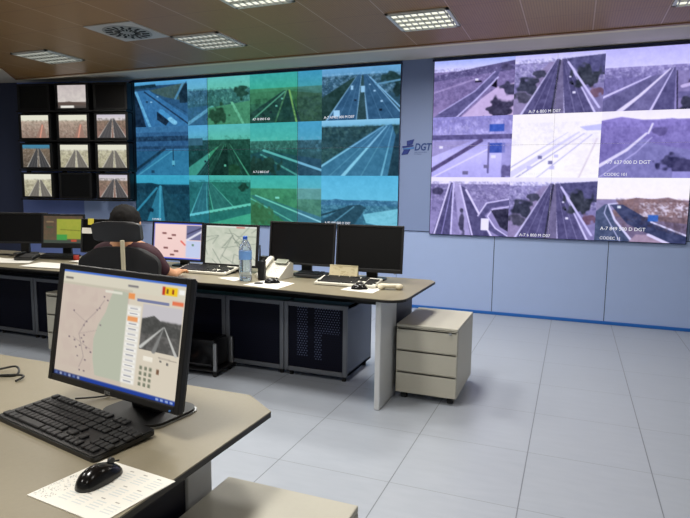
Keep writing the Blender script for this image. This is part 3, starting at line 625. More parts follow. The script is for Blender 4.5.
# door cabinets under the far desk
names = ['rightmost navy door cabinet under the far desk, pale dots in its mesh', 'navy door cabinet second from the right under the far desk', 'navy door cabinet under the far desk, behind the black floor tower',
         'navy door cabinet under the far desk, hidden behind the front monitor', 'navy door cabinet under the far desk, right of the half-hidden drawer unit', 'navy door cabinet under the far desk, behind the half-hidden drawer unit',
         'navy door cabinet under the left desk end, second from the left', 'leftmost navy door cabinet in view, under the left desk end']
for k in range(8):
    x1 = -1.535 - k * .537; x0 = x1 - .532
    t = thing('door_cabinet', names[k], 'cabinet', (x0, 3.955, 0), 0, 'navy mesh door cabinets under the desk')
    W = .532; b = MB()
    b.box(0, W, .02, .56, .05, .07, M['cabside']); b.box(0, W, .02, .56, .57, .59, M['dark_and_shade']); b.box(0, .015, .02, .56, .05, .59, M['cabside']); b.box(W - .015, W, .02, .56, .05, .59, M['cabside']); b.box(0, W, .545, .56, .05, .59, M['cabside'])  # body top coloured black to stand for the shade under the desktop
    b.build('body', t)
    b = MB(); b.box(0, .035, -.005, .02, .045, .6, M['cabframe'], .004); b.box(W - .035, W, -.005, .02, .045, .6, M['cabframe'], .004); b.box(.035, W - .035, -.005, .02, .045, .08, M['cabframe'], .004); b.box(.035, W - .035, -.005, .02, .565, .6, M['cabframe'], .004); f = b.build('door', t)
    MB().box(.035, W - .035, .004, .012, .08, .565, PERFDOT if k == 0 else PERF).build('mesh_panel', f)
    for sx in (.04, W - .04):
        for sy in (.05, .5): MB().cyl((sx, sy, 0), (sx, sy, .05), .018, M['dark_and_shade'], seg=10).build('foot', t)

def pedestal(label, loc, W, Dp, H, rz=0):
    t = thing('drawer_unit', label, 'drawer unit', loc, rz, 'grey three drawer units')
    b = MB(); b.box(0, W, .02, Dp, .05, H - .022, M['ped'], .003); b.build('body', t)
    MB().box(0, W, 0, Dp, H - .02, H, M['ped'], .004).build('top', t)
    hs = (H - .022 - .055) / 3
    MB().box(.004, W - .004, .012, .022, .055, H - .022, M['dark_and_shade']).build('gap', t)
    for k in range(3):
        z0 = .055 + k * hs; f = MB().box(.003, W - .003, 0, .018, z0 + .0012, z0 + hs - .0012, M['ped'], .0015).build('drawer', t)
        MB().box(.01, W - .01, -.0, .004, z0 + hs - .014, z0 + hs - .004, M['ped']).build('handle_lip', f)
    MB().cyl((W - .05, 0.0, H - .035), (W - .05, -.012, H - .035), .009, M['silver'], seg=12).build('lock', t)
    for sx in (.05, W - .05):
        for sy in (.06, Dp - .06):
            MB().cyl((sx - .018, sy, .025), (sx + .018, sy, .025), .024, M['dark_and_shade'], seg=14).cyl((sx, sy, .04), (sx, sy, .06), .014, M['dark_and_shade'], seg=10).build('castor', t)
    return t
pedestal('grey drawer unit standing at the right end of the far desk', (-1.105, 3.80, 0), .43, .62, .545)
pedestal('grey drawer unit nearest the camera, cut by the bottom edge', (-1.005, .90, 0), .455, .63, .53)
pedestal('pale drawer unit half hidden behind the big front monitor, under the far desk', (-4.19, 3.6, 0), .43, .34, .56)

# near desk
nd = thing('control_desk', 'near desk with a clipped corner, in front of the camera', 'desk', (0, 0, 0))
desk_top(nd, [(-3.3, .5), (-.87, .5), (-.855, 1.545), (-.99, 1.645), (-3.3, 1.645)])
MB().box(-1.06, -1.02, 1.335, 1.46, 0, ZT - .02, M['leg'], .006).build('end_panel', nd)
MB().box(-1.055, -1.03, .62, 1.335, .01, ZT - .02, M['navy']).build('side_panel', nd)
MB().box(-3.2, -1.07, 1.36, 1.39, .3, ZT - .02, M['navy']).build('modesty_panel', nd)
MB().box(-3.25, -3.2, .6, 1.5, 0, ZT - .02, M['leg'], .006).build('end_panel', nd)

# ================================================================== MONITORS ON THE DESKS
def monitor(label, x, y, zc, w, h, yaw, tilt=R(6), scr=None, bez=.018, base=(.22, .16), nk=.045, xo=0., group='desk monitors', bottom=None, matb='black', yoff=.1):
    t = thing('desk_monitor', label, 'monitor', (x, y, ZT), yaw, group)
    zc -= ZT; bott = zc - h / 2
    pv = Matrix.Translation((0, 0, zc)) @ Matrix.Rotation(-tilt, 4, 'X')
    b = MB(); m = M[matb]; bb = bottom or bez
    b.box(-w / 2 + .004, w / 2 - .004, .004, .018, -h / 2 + .004, h / 2 - .004, m, .004, pv); b.box(-w * .36, w * .36, .03, .07, -h * .34, h * .34, m, .015, pv); b.build('housing', t, smooth=40)
    b = MB()
    for x0, x1, z0, z1 in ((-w / 2, -w / 2 + bez, -h / 2, h / 2), (w / 2 - bez, w / 2, -h / 2, h / 2), (-w / 2 + bez, w / 2 - bez, -h / 2, -h / 2 + bb), (-w / 2 + bez, w / 2 - bez, h / 2 - bez, h / 2)):
        b.box(x0, x1, -.012, .008, z0, z1, m, .003, pv)
    b.build('bezel', t)
    W2, H2 = w - 2 * bez, h - bez - bb
    if scr is None: s = MB().box(-W2 / 2, W2 / 2, -.003, .004, -h / 2 + bb, h / 2 - bez, M['offscreen'], 0, pv).build('screen', t)
    else:
        o = pv @ Vector((-W2 / 2, -.004, -h / 2 + bb)); s = picture('screen', scr, W2, H2, t, o, (-tilt, 0, 0))
    MB().prism(rrect(base[0], base[1], .05, 5, xo, yoff), 0, .012, m).build('stand_base', t)
    MB().box(xo - nk, xo + nk, yoff - .02, yoff + .015, .01, zc - h * .1, m, .008).build('stand_neck', t)
    return t, s, pv, W2, H2
def s_map(c0, c1, seed, kind):
    p = Pic(64, 48, 3).fill(c0, c0, 0, 100)
    if kind == 'pink':
        p.fill((244, 214, 208), (240, 206, 202), 0, 100).box(0, 0, 100, 4, (70, 90, 200)).box(0, 96, 100, 100, (60, 90, 210)).box(0, 0, 2, 100, (60, 80, 190)).box(68, 6, 98, 46, (110, 112, 150)).line([(70, 46), (98, 22)], 5, (226, 226, 240)).line([(70, 30), (98, 12)], 3, (60, 60, 90)).box(68, 48, 98, 94, (196, 206, 236)).box(80, 56, 84, 62, (90, 130, 90))
        for x, y in ((18, 28), (38, 32), (30, 42), (22, 68), (44, 76), (36, 86)): p.box(x, y, x + 9, y + 4, (110, 60, 60))
        p.line([(58, 50), (66, 60)], 4, (230, 120, 110))
    elif kind == 'map':
        p.fill((200, 206, 190), (212, 212, 198), 0, 100).grit((176, 186, 168), .7, 9, 7, seed, .5); p.box(0, 0, 100, 4, (226, 228, 222))
        for k in range(14):
            x = p.noise(3, 3, k)[10, 10] * 100; y = p.noise(3, 3, k + 30)[10, 10] * 100
            p.line([(x, y), (x + 30 * math.cos(k * 1.7), y + 34 * math.sin(k * 1.3)), (x + 50 * math.cos(k), y + 60 * math.sin(k * 1.1))], 1.4, (130, 140, 128), .8)
        p.box(74, 62, 82, 72, (70, 90, 170)).box(60, 3, 76, 5, (200, 60, 50))
    elif kind == 'green':
        p.fill((84, 74, 62), (92, 84, 66), 0, 100).grit((120, 84, 70), .6, 14, 12, seed, .5).box(34, 12, 98, 84, (150, 158, 62)).box(34, 68, 60, 88, (70, 150, 74)).grit((176, 168, 70), .5, 8, 6, seed + 2, .5, 14, 66, (p.u > 36)).line([(44, 50), (96, 54)], 2.4, (110, 110, 46)).box(0, 88, 100, 100, (70, 78, 70)).box(70, 86, 84, 94, (180, 80, 60)).box(8, 20, 26, 24, (140, 120, 90)).box(8, 40, 24, 44, (60, 90, 60))
    return p
monitor('lit monitor with a pink map on screen, right of the seated person', -3.222, 4.15, 1.002, .54, .345, 0, scr=s_map((240, 210, 205), 0, 1, 'pink'), bez=.016, matb='black')
monitor('lit monitor with a pale green road map, behind the water bottle', -2.675, 4.15, .99, .535, .36, 0, scr=s_map((200, 206, 190), 0, 2, 'map'), bez=.02)
monitor('switched off black monitor behind the white phone', -2.01, 4.15, 1.035, .58, .345, 0, bez=.016)
t, *_ = monitor('switched off black monitor nearest the right end of the far desk', -1.437, 4.15, 1.022, .53, .362, R(4), bez=.016, bottom=.03)
MB().box(.2, .212, -.014, -.01, .065, .071, M['silver']).build('power_light', t)
monitor('switched off dark monitor farthest left, on the left desk end', -5.225, 4.24, 1.04, .53, .315, R(24), yoff=.07, bez=.018)
monitor('lit monitor with a yellow-green picture on the left desk end', -4.655, 4.24, 1.03, .43, .335, R(20), yoff=.07, scr=s_map((90, 80, 60), 0, 5, 'green'), bez=.02, bottom=.05)
t, s_, pv, *_ = monitor('dark monitor with yellow and white sticky notes, behind the chair headrest', -4.15, 4.25, 1.0, .47, .325, R(10), yoff=.07, bez=.012)
t.children[0]; 
def note(m, x0, x1, z0, z1, lab):
    b = MB().box(x0, x1, -.017, -.0135, z0, z1, m, 0, pv).build('sticky_note', t); b['label'] = lab
note(M['yellow'], -.165, -.105, .105, .165, 'yellow sticky note'); note(M['paper'], -.228, -.12, .02, .075, 'white sticky note')
MB().box(-.241, -.233, -.014, .02, -.16, .16, M['dgrey'], 0, pv).build('edge_trim', t)

# the big near monitor
p = Pic(180, 120, 3).fill((206, 190, 178), (200, 186, 172), 0, 100)
p.box(0, 0, 100, 2.2, (70, 110, 200)).box(0, 2.2, 100, 13, (214, 208, 190)).box(0, 11.5, 60, 13.5, (196, 190, 172)).box(2, 7, 9, 8.6, (110, 104, 100)).box(56, 7, 64, 8.6, (120, 116, 120))
sea = [(45, 13), (57, 14), (57, 92), (36, 92), (33, 78), (32, 60), (35, 46), (40, 34), (42, 24)]
p.poly(sea, (182, 186, 168)); p.box(38, 14.5, 52, 16.5, (226, 224, 210)); p.grit((192, 172, 164), .5, 10, 8, 3, .5, 14, 90, (p.u < 32))
p.line([(38, 24), (33, 34), (24, 46), (19, 58), (22, 68), (25, 78), (22, 88)], .5, (150, 136, 136), .8); p.line([(14, 62), (30, 70)], .4, (150, 136, 136), .7); p.line([(12, 38), (24, 46)], .4, (150, 136, 136), .6); p.line([(19, 58), (34, 52)], .4, (150, 136, 136), .6)
for x, y in ((37, 20), (40, 23), (34, 31), (32, 33), (12, 37), (24, 45), (36, 46), (22, 49), (10, 62), (15, 64), (23, 58), (20, 68), (26, 69), (30, 72), (26, 80), (22, 90), (26, 90), (19, 78), (23, 64), (21, 61), (17, 70)): p.box(x, y, x + 1.4, y + 1.3, (122, 108, 116))
p.box(58, 13, 100, 97, (214, 204, 186)).box(57, 14, 62, 19, (232, 150, 90)).box(64, 17.5, 88, 20, (120, 126, 160)).box(90, 15.5, 98, 19, (226, 120, 84)).box(82, 4.5, 93, 11.5, (238, 196, 40)).box(82, 4.5, 84, 11.5, (190, 60, 40)).box(85, 6, 86.5, 10, (120, 90, 40)).box(89, 6, 90.5, 10, (150, 70, 40)).box(94, 5.5, 98, 9.5, (240, 240, 236))
p.box(57, 24, 68, 92, (226, 222, 212))
for k in range(15): y = 25.5 + k * 4.5; p.box(58, y, 67, y + 2.6, (240, 238, 232)); p.box(59.2, y + .8, 65.4, y + 1.7, (150, 150, 160))
p.box(58, 34, 66, 38, (232, 156, 100))
p.box(69, 21, 98, 60, (196, 192, 196)).box(69, 34, 98, 60, (104, 102, 100)); p.poly([(69, 34), (78, 30), (86, 36), (98, 38), (98, 46), (69, 46)], (84, 84, 82)); p.grit((60, 60, 58), .8, 34, 26, 9, .5, 33, 60, ((p.u > 69) & (p.u < 98))); p.line([(70, 58), (86, 38)], 2.4, (196, 196, 192), 1, .5); p.line([(96, 60), (86, 38)], 2, (190, 190, 186), 1, .5); p.line([(80, 60), (86, 38)], 3, (130, 130, 128), 1, .4)
for j in range(4):
    for k in range(3): p.box(71 + k * 3.6, 74 + j * 4.6, 73 + k * 3.6, 77 + j * 4.6, (124, 128, 110))
p.box(83.5, 74, 85.5, 78, (120, 90, 70)).box(73, 65, 80, 69, (236, 230, 216)).line([(84, 64), (97, 64.5)], .6, (150, 140, 130)).box(85, 66, 86.5, 67.5, (90, 90, 90)).box(90, 67, 91.5, 69, (90, 90, 90))
p.box(0, 96, 100, 100, (40, 66, 150)).box(0, 96, 24, 100, (52, 62, 110))
for k in range(6): p.box(1.5 + k * 4, 97, 3.6 + k * 4, 99.2, (150, 160, 190) if k % 2 else (90, 110, 160))
for k in range(4): p.box(85 + k * 3.4, 97.2, 87 + k * 3.4, 98.8, (160, 180, 220))
yw = -.154; t, s_, pv, W2, H2 = monitor('large lit monitor in front with map and camera picture on screen', -1.263, 1.33, 1.032, .592, .378, yw, .166, p, .0185, (.25, .2), nk=.062, xo=.05, bottom=.0215, yoff=.07)
o = pv @ Vector((0, -.0128, -.189 + .0045)); MB().prism(rrect(.258, .208, .05, 5, .05, .07), 0, .005, M['silver']).build('base_trim', t); tx = text('maker_badge', 'DELL', .012, M['silver'], t, o, (PI / 2 - .166, 0, 0), align='CENTER', extrude=.0006)
o = pv @ Vector((W2 / 2 - .012, -.0125, -.189 + .008)); MB().cyl((0, 0, 0), (0, -.003, 0), .003, M['logolight'], seg=10).build('power_light', t, o)

# ================================================================== KEYBOARDS, MICE, PAPERS
def keyrows(W, Dp, m):
    """(x, y, w, d) of every key, origin at the board's centre"""
    out = []; u = W / 23.2; rows = 6
    for r in range(rows):
        y = Dp * (.36 - r * .145) - (.0 if r else -.006)
        if r == 0: xs_ = [(.6 + k * 1.0 + (.5 if k > 0 else 0) + (.4 if k > 4 else 0) + (.4 if k > 8 else 0), .86) for k in range(13)]
        elif r == 5: xs_ = [(.65, 1.3), (2.0, 1.1), (3.2, 1.1), (6.6, 5.4), (10.2, 1.1), (11.5, 1.1), (12.7, 1.1), (14.2, 1.4)]
        else: xs_ = [(.6 + k + (.12 * r), .86) for k in range(13 - (r == 4) * 1)] + [(14.2 + (.1 if r > 1 else 0), 1.4)]
        out += [(x * u - W * .475, y, w * u, Dp * .12) for x, w in xs_]
        if r in (0, 1, 2, 5): out += [((15.75 + k) * u - W * .475, y, .86 * u, Dp * .12) for k in range(3)]
        if r == 4: out.append((16.75 * u - W * .475, y, .86 * u, Dp * .12))
        if r > 0: out += [((19.2 + k) * u - W * .475, y, .86 * u, Dp * .12) for k in range(4 if r in (1, 2, 4) else 3)]
    return out
def keyboard(label, x, y, W, Dp, rz, case, keym, full=False, pads=None):
    t = thing('keyboard', label, 'keyboard', (x, y, ZT), rz, 'keyboards on the desks')
    rot = Matrix.Translation((0, 0, .004 if full else .0175)) @ Matrix.Rotation(R(2.5 if full else 7), 4, 'X'); mg = .0 if full else .022
    b = MB(); b.prism(rrect(W + mg, Dp + mg, .012, 3), 0.001, .016, case, rot, bev=.003); b.build('case', t)
    if full:
        me = {}
        for kx, ky, kw, kd in keyrows(W, Dp, keym):
            key = round(kw, 4)
            if key not in me:
                k0 = MB(); vs = []
                k0.box(-kw / 2, kw / 2, -kd / 2, kd / 2, 0, .008, keym, .0022, seg=1); o = k0.build('key', t); me[key] = o.data
            else: o = bpy.data.objects.new('key', me[key]); C.objects.link(o); o.parent = t
            o.location = rot @ Vector((kx, ky, .015)); o.rotation_euler = (R(2.5), 0, 0)
    else:
        b = MB()
        for kx, ky, kw, kd in keyrows(W, Dp, keym): b.box(kx - kw / 2, kx + kw / 2, ky - kd / 2, ky + kd / 2, .014, .024, keym, 0, rot)
        b.build('keys', t)
    for sx in (-1, 1): MB().box(sx * W * .4 - .012, sx * W * .4 + .012, Dp * .36, Dp * .42, 0, .01 if full else .02, case).build('foot', t)
    return t
kb = keyboard('black keyboard in front of the large lit monitor', -1.318, 1.205, .49, .195, R(-11.8), M['black'], M['key'], True)
text('maker_badge', 'DELL', .008, M['silver'], kb, (-.012, .089, .0205), (R(2.5), 0, 0), extrude=.0003)
keyboard('white-framed keyboard with black keys in front of the pink map monitor', -2.82, 4.0, .475, .2, R(1), M['white'], M['key'])
keyboard('white-framed keyboard with black keys by the standing cream card', -1.52, 3.93, .45, .19, R(2), M['white'], M['key'])
keyboard('dark grey keyboard lying behind the black mouse, right of the phone', -1.9, 4.13, .27, .1, R(3), M['dgrey'], M['key'])
keyboard('dark keyboard on the left desk end below the yellow-green monitor', -4.61, 4.13, .36, .12, R(12), M['black'], M['key'])

def mouse(label, x, y, rz, L=.12, W=.066, H=.04, z=ZT):
    t = thing('computer_mouse', label, 'mouse', (x, y, z), rz, 'black computer mice')
    bm = bmesh.new(); bmesh.ops.create_uvsphere(bm, u_segments=28, v_segments=18, radius=1)
    for v in bm.verts:
        x_, y_, z_ = v.co; wv = W / 2 * (1 - .14 * y_ + .1 * (y_ * y_))
        if abs(y_) < .55: wv *= .95
        v.co = (x_ * wv, y_ * L / 2, max(0, z_ * H * (1 - .22 * y_ - .1 * y_ * y_)) + .001 if z_ > 0 else .001 + z_ * .001)
    b = MB(); b.bm.free(); b.bm = bm; b.mats = [M['gloss']]; b.build('shell', t, smooth=60)
    b = MB(); b.box(-.0012, .0012, .004, L * .47, .0, .004, M['dark_and_shade']); b.build('button_split', t, (0, 0, H * .93), rot=(-R(14), 0, 0))
    MB().cyl((-.004, L * .27, H * .86), (.004, L * .27, H * .86), .008, M['dgrey'], seg=14).build('scroll_wheel', t)
    return t
mouse('glossy black mouse on the white sheet at the near desk edge', -1.016, .998, R(-6), .125, .066, .042, ZT + .002)
mouse('black mouse on white paper beside the white phone', -2.055, 3.74, R(-60), .12, .066, .036, ZT + .003)
t = mouse('black mouse with pale stripes on paper in front of the right keyboard', -1.375, 3.77, R(-70), .12, .066, .036, ZT + .003)
for yy in (-.01, .02): MB().cyl((-.03, yy, .024), (.03, yy, .024), .004, M['silver'], seg=8).build('pale_stripe', t)

def sheet(label, pts, cat='paper', m='paper', z=ZT, th=.002, name='paper_sheet', group=None):
    cx = sum(p[0] for p in pts) / len(pts); cy = sum(p[1] for p in pts) / len(pts)
    o = MB().prism([(x - cx, y - cy) for x, y in pts], 0, th, M[m]).build(name, None, (cx, cy, z))
    return tag(o, label, cat, group)
s = sheet('white calendar sheet under the glossy black mouse on the near desk', [(-1.12, .885), (-.882, .86), (-.85, 1.066), (-1.085, 1.09)])
pr = mat('print_grey', (208, 213, 212), .8); pd = mat('print_dark', (168, 166, 162), .8)
MBp = MB(); fx = Vector((.242, -.018)); fy = Vector((.03, .212)); o0 = Vector((-1.12 + .98425, .885 - .97525))
def sp(u, v): q = o0 + fx * u + fy * v; return (q.x, q.y)
for i in range(4):
    for j in range(3):
        u, v = .28 + i * .18, .12 + j * .28
        for k in range(4): MBp.prism([sp(u, v + k * .045), sp(u + .12, v + k * .045), sp(u + .12, v + k * .045 + .016), sp(u, v + k * .045 + .016)], .002, .0023, pr)
        MBp.prism([sp(u, v + .19), sp(u + .05, v + .19), sp(u + .05, v + .205), sp(u, v + .205)], .002, .0023, pd)
MBp.build('printed_months', s)
MBp = MB(); rr = random.Random(4)
for k in range(150):
    u = .02 + .2 * rr.random() ** 1.5; v = .04 + .5 * rr.random(); MBp.prism([sp(u, v), sp(u + .01, v), sp(u + .01, v + .01), sp(u, v + .01)], .002, .0023, pd if k % 2 else pr)
MBp.build('printed_picture', s)
sheet('white paper under the mouse beside the phone and bottle', [(-2.21, 3.585), (-1.90, 3.52), (-1.9, 3.8), (-2.15, 3.88)])
sheet('white paper under the striped mouse near the right desk end', [(-1.49, 3.70), (-1.24, 3.66), (-1.23, 3.86), (-1.47, 3.9)])
sheet('white paper between the left keyboard and the water bottle', [(-2.56, 3.78), (-2.36, 3.70), (-2.30, 3.84), (-2.48, 3.87)])
pp = [([(-5.5, 3.75), (-4.85, 3.62), (-4.7, 3.83), (-5.35, 3.98)], 'white papers spread at the far left desk edge'),
      ([(-4.95, 3.6), (-4.55, 3.75), (-4.75, 4.0), (-5.12, 3.86)], 'white papers overlapping in the middle of the left desk end'),
      ([(-4.44, 3.56), (-3.98, 3.60), (-4.02, 3.86), (-4.5, 3.84)], 'bright white papers at the desk edge by the front monitor top'),
      ([(-4.32, 3.98), (-4.05, 3.95), (-4.03, 4.12), (-4.28, 4.16)], 'white paper beside the chair on the left desk end')]
for k, (q, lab) in enumerate(pp): sheet(lab, q, z=ZT + .0005 + .0025 * k, group='papers on the left desk end')

# ================================================================== SMALL THINGS ON THE FAR DESK
t = thing('water_bottle', 'clear plastic water bottle with blue cap and label', 'bottle', (-2.3, 3.765, ZT)); t.scale = (1.1, 1.1, 1.08)
k = 1.0
MB().lathe([(.038, 0), (.044, .006), (.044, .06), (.041, .066), (.044, .072), (.044, .15), (.044, .215), (.041, .235), (.03, .262), (.016, .285), (.014, .30)], M['water'], 24).build('body', t, smooth=50)
MB().lathe([(.0448, .152), (.0448, .21)], M['labelblue'], 24).build('label', t, smooth=50)
MB().lathe([(.016, .292), (.016, .312), (.013, .315)], M['capblue'], 16).build('cap', t, smooth=40)
t = thing('handheld_radio', 'black handheld radio with tall aerial behind the water bottle', 'radio', (-2.2, 3.84, ZT))
MB().box(-.028, .028, -.018, .018, 0, .15, M['black'], .006).build('body', t); MB().cyl((-.016, 0, .145), (-.016, 0, .27), .007, M['black'], .005, 12).build('aerial', t); MB().cyl((.014, 0, .148), (.014, 0, .165), .008, M['dgrey'], seg=12).build('knob', t)
t = thing('speaker_box', 'small black box standing between bottle and phone', 'speaker', (-2.385, 4.2, ZT))
MB().box(-.035, .035, -.03, .03, 0, .14, M['black'], .006).build('body', t); MB().cyl((0, -.031, .09), (0, -.034, .09), .024, M['dgrey'], seg=18).build('grille', t)
# phone
t = thing('desk_phone', 'white desk telephone with handset left of the keypad', 'telephone', (-2.175, 4.0, ZT), R(-6))
b = MB(); b.prism([(-.1, 0), (.1, 0), (.1, .11), (.06, .125), (-.1, .02)], -.11, .11, M['white'], Matrix.Rotation(PI / 2, 4, 'Z') @ Matrix.Rotation(PI / 2, 4, 'X'), bev=0); b.build('body', t)
TL = Matrix.Translation((0, 0, .07)) @ Matrix.Rotation(R(33), 4, 'X')
MB().box(-.01, .1, .035, .085, .022, .034, M['phonegrey'], .003, TL).build('display', t)
for j in range(4):
    for i in range(3): MB().box(-.002 + i * .024, .016 + i * .024, .012 - j * .022, .026 - j * .022, .0, .016, M['lumi'], .002, TL).build('button', t)
b = MB(); b.box(-.095, -.045, -.09, .09, .03, .05, M['white'], .008, TL); b.ball((-.07, .075, .03), .03, .03, .024, M['white'], TL); b.ball((-.07, -.075, .03), .03, .03, .024, M['white'], TL); b.build('handset', t, smooth=50)
MB().tube([(-.08, -.08, .06), (-.12, -.1, .02), (-.13, -.04, .006), (-.11, .02, .006)], .004, M['white']).build('cord', t)
t = thing('tent_card', 'cream tent card standing behind the right white-framed keyboard', 'card', (-1.62, 4.09, ZT), R(2))
b = MB(); b.box(-.115, .115, -.0015, .0015, 0, .125, M['cream'], 0, Matrix.Translation((0, -.03, 0)) @ Matrix.Rotation(R(-14), 4, 'X')); b.build('front_leaf', t)
MB().box(-.115, .115, -.0015, .0015, 0, .125, M['cream'], 0, Matrix.Translation((0, .025, 0)) @ Matrix.Rotation(R(14), 4, 'X')).build('back_leaf', t)
b = MB(); cp = mat('card_print', (198, 184, 146), .8); rr = random.Random(2)
for k in range(26):
    x0 = -.1 + .18 * rr.random(); z0 = .02 + .09 * rr.random(); b.box(x0, x0 + .008 + .02 * rr.random(), -.0025, -.0014, z0, z0 + .006, cp, 0, Matrix.Translation((0, -.03, 0)) @ Matrix.Rotation(R(-14), 4, 'X'))
b.build('print', t)
t = thing('telephone_handset', 'cream telephone handset lying loose at the right desk end', 'handset', (-1.175, 3.86, ZT), R(14))
b = MB(); b.box(-.07, .07, -.02, .02, .014, .042, M['handset'], .012); b.ball((-.06, 0, .022), .032, .026, .022, M['handset']); b.ball((.06, 0, .022), .032, .026, .022, M['handset']); b.build('grip', t, smooth=50)
o = MB().ball((0, 0, .004), .03, .02, .008, M['black']).box(-.03, .03, -.02, .02, 0, .008, M['black'], .003).build('mobile_phone', None, (-2.13, 3.67, ZT + .002), R(15)); tag(o, 'small black mobile phone on the white paper by the bottle', 'phone')
o = MB().lathe([(.022, 0), (.026, .008), (.027, .042), (.024, .046)], M['red'], 18).build('red_cup', None, (-4.385, 4.13, ZT), smooth=40); tag(o, 'small red cup on the left desk end below the sticky-note monitor', 'cup')
o = MB().tube([(-5.5, 4.12, ZT + .011), (-5.4, 4.05, ZT + .011), (-5.25, 4.1, ZT + .011), (-5.1, 4.03, ZT + .02), (-4.98, 4.08, ZT + .02)], .009, M['black']).build('headset_cable', None); tag(o, 'black cable lying among papers at the far left desk', 'cable')
t = thing('desk_phone', 'black desk telephone with handset on the left desk end', 'telephone', (-4.76, 3.91, ZT + .016), R(20))
b = MB(); b.box(-.09, .09, -.07, .07, 0, .035, M['black'], .008, Matrix.Rotation(R(8), 4, 'X')); b.build('body', t)
b = MB(); b.box(-.09, -.05, -.08, .08, .04, .06, M['black'], .008); b.build('handset', t)
# cables on the near desk
o = MB().tube([(-2.2, 1.42, ZT + .005), (-2.02, 1.47, ZT + .005), (-1.93, 1.51, ZT + .02), (-1.88, 1.47, ZT + .005), (-1.95, 1.43, ZT + .005), (-2.1, 1.36, ZT + .005)], .004, M['black']).tube([(-2.1, 1.33, ZT + .005), (-1.9, 1.43, ZT + .014), (-1.83, 1.46, ZT + .012), (-1.82, 1.42, ZT + .006)], .004, M['black']).build('coiled_cable', None); tag(o, 'black cable loops on the near desk at the left picture edge', 'cable')
o = MB().tube([(-1.46, 1.345, ZT + .02), (-1.42, 1.43, ZT + .006), (-1.40, 1.5, ZT + .006), (-1.39, 1.58, ZT + .006)], .003, M['black']).build('keyboard_cable', None); tag(o, 'thin black keyboard cable running from keyboard under the large lit monitor', 'cable')
o = MB().tube([(-1.46, 1.46, ZT + .09), (-1.44, 1.45, ZT + .03), (-1.38, 1.44, ZT + .006), (-1.32, 1.5, ZT + .006), (-1.3, 1.58, ZT + .006)], .0035, M['black']).build('monitor_cable', None); tag(o, 'black monitor cable looping behind the near keyboard', 'cable')

# tower PC in a wheeled holder on the floor before the cabinets
t = thing('computer_tower', 'black computer tower lying low on the floor under the far desk', 'computer', (-2.78, 3.79, .06), R(3))
MB().box(-.3, .22, -.1, .1, 0, .23, M['gloss'], .008).build('case', t); MB().box(.221, .226, -.09, .09, .01, .22, M['black']).build('front_panel', t); MB().box(-.28, .2, -.104, -.1, .02, .03, M['dgrey']).build('side_groove', t)
t = thing('tower_holder', 'wheeled holder with grey posts around the black computer tower', 'computer holder', (-2.78, 3.79, 0), R(3))
MB().box(-.24, .27, -.13, .13, .04, .055, M['black'], .004).build('tray', t)
for sy in (-.125, .125): MB().box(.235, .262, sy - .012, sy + .012, .05, .27, M['silver'], .004).build('post', t)
for sx in (-.2, .24):
    for sy in (-.11, .11): MB().cyl((sx, sy - .012, .02), (sx, sy + .012, .02), .02, M['dark_and_shade'], seg=14).build('castor', t)

# ================================================================== CHAIR AND PERSON
CH = (-2.86, 3.04)
t = thing('office_chair', 'black high-back office chair with headrest, occupied by the seated person', 'office chair', (CH[0], CH[1], 0), R(20))
b = MB(); b.prism(rrect(.52, .5, .1, 6, 0, .28), .46, .54, M['chair'], bev=.02); b.build('seat', t, smooth=50)
def shell(w0, w1, z0, z1, y0, th, m, nm, rad, crown=.1, bulge=.03):
    bm = bmesh.new(); nx_, nz_ = 18, 14; g = {}
    for s_i, sy in enumerate((0, th)):
        for j in range(nz_ + 1):
            v = j / nz_
            for i in range(nx_ + 1):
                u = i / nx_ * 2 - 1; w = (w0 + (w1 - w0) * v) / 2
                e = max(0, (v - (1 - rad)) / rad); w *= math.sqrt(max(.0, 1 - e * e * .55)); e2 = max(0, (rad * .6 - v) / (rad * .6)); w *= math.sqrt(1 - e2 * e2 * .35)
                x = u * w; z = z0 + (z1 - z0) * v - crown * (u ** 4) * (v ** 2) * .5; y = y0 + sy - bulge * (1 - u * u) + .1 * (v - .3) * (-.4)
                g[s_i, i, j] = bm.verts.new((x, y, z))
    for s_i in (0, 1):
        for j in range(nz_):
            for i in range(nx_): bm.faces.new((g[s_i, i, j], g[s_i, i + 1, j], g[s_i, i + 1, j + 1], g[s_i, i, j + 1]))
    for j in range(nz_):
        for i in (0, nx_): bm.faces.new((g[0, i, j], g[1, i, j], g[1, i, j + 1], g[0, i, j + 1]))
    for i in range(nx_):
        for j in (0, nz_): bm.faces.new((g[0, i, j], g[0, i + 1, j], g[1, i + 1, j], g[1, i, j]))
    b = MB(); b.bm.free(); b.bm = bm; b.mats = [m]; return b.build(nm, t, smooth=60)
shell(.48, .575, .55, 1.065, .03, .06, M['chair'], 'backrest', .22, .07)
shell(.325, .335, 1.10, 1.238, .0, .05, M['chairhead'], 'headrest', .22, .01, .02)
MB().box(.055, .082, -.045, -.025, .62, 1.12, M['beige'], .005, Matrix.Rotation(R(2), 4, 'X')).build('spine_bar', t)
MB().cyl((0, .28, .12), (0, .28, .46), .03, M['black'], seg=16).build('gas_column', t)
MB().box(-.03, .03, -.03, .26, .44, .47, M['black'], .006).box(-.03, .03, -.045, -.015, .44, .66, M['black'], .006).build('back_bracket', t)
for k in range(5):
    a = 2 * PI * k / 5 + .3; e = (.31 * math.cos(a), .28 + .31 * math.sin(a))
    MB().cyl((0, .28, .13), (e[0], e[1], .075), .028, M['black'], .016, 10).build('base_arm', t)
    MB().cyl((e[0] - .02, e[1], .03), (e[0] + .02, e[1], .03), .03, M['dark_and_shade'], seg=14).cyl((e[0], e[1], .03), (e[0], e[1], .08), .008, M['black'], seg=8).build('castor', t)
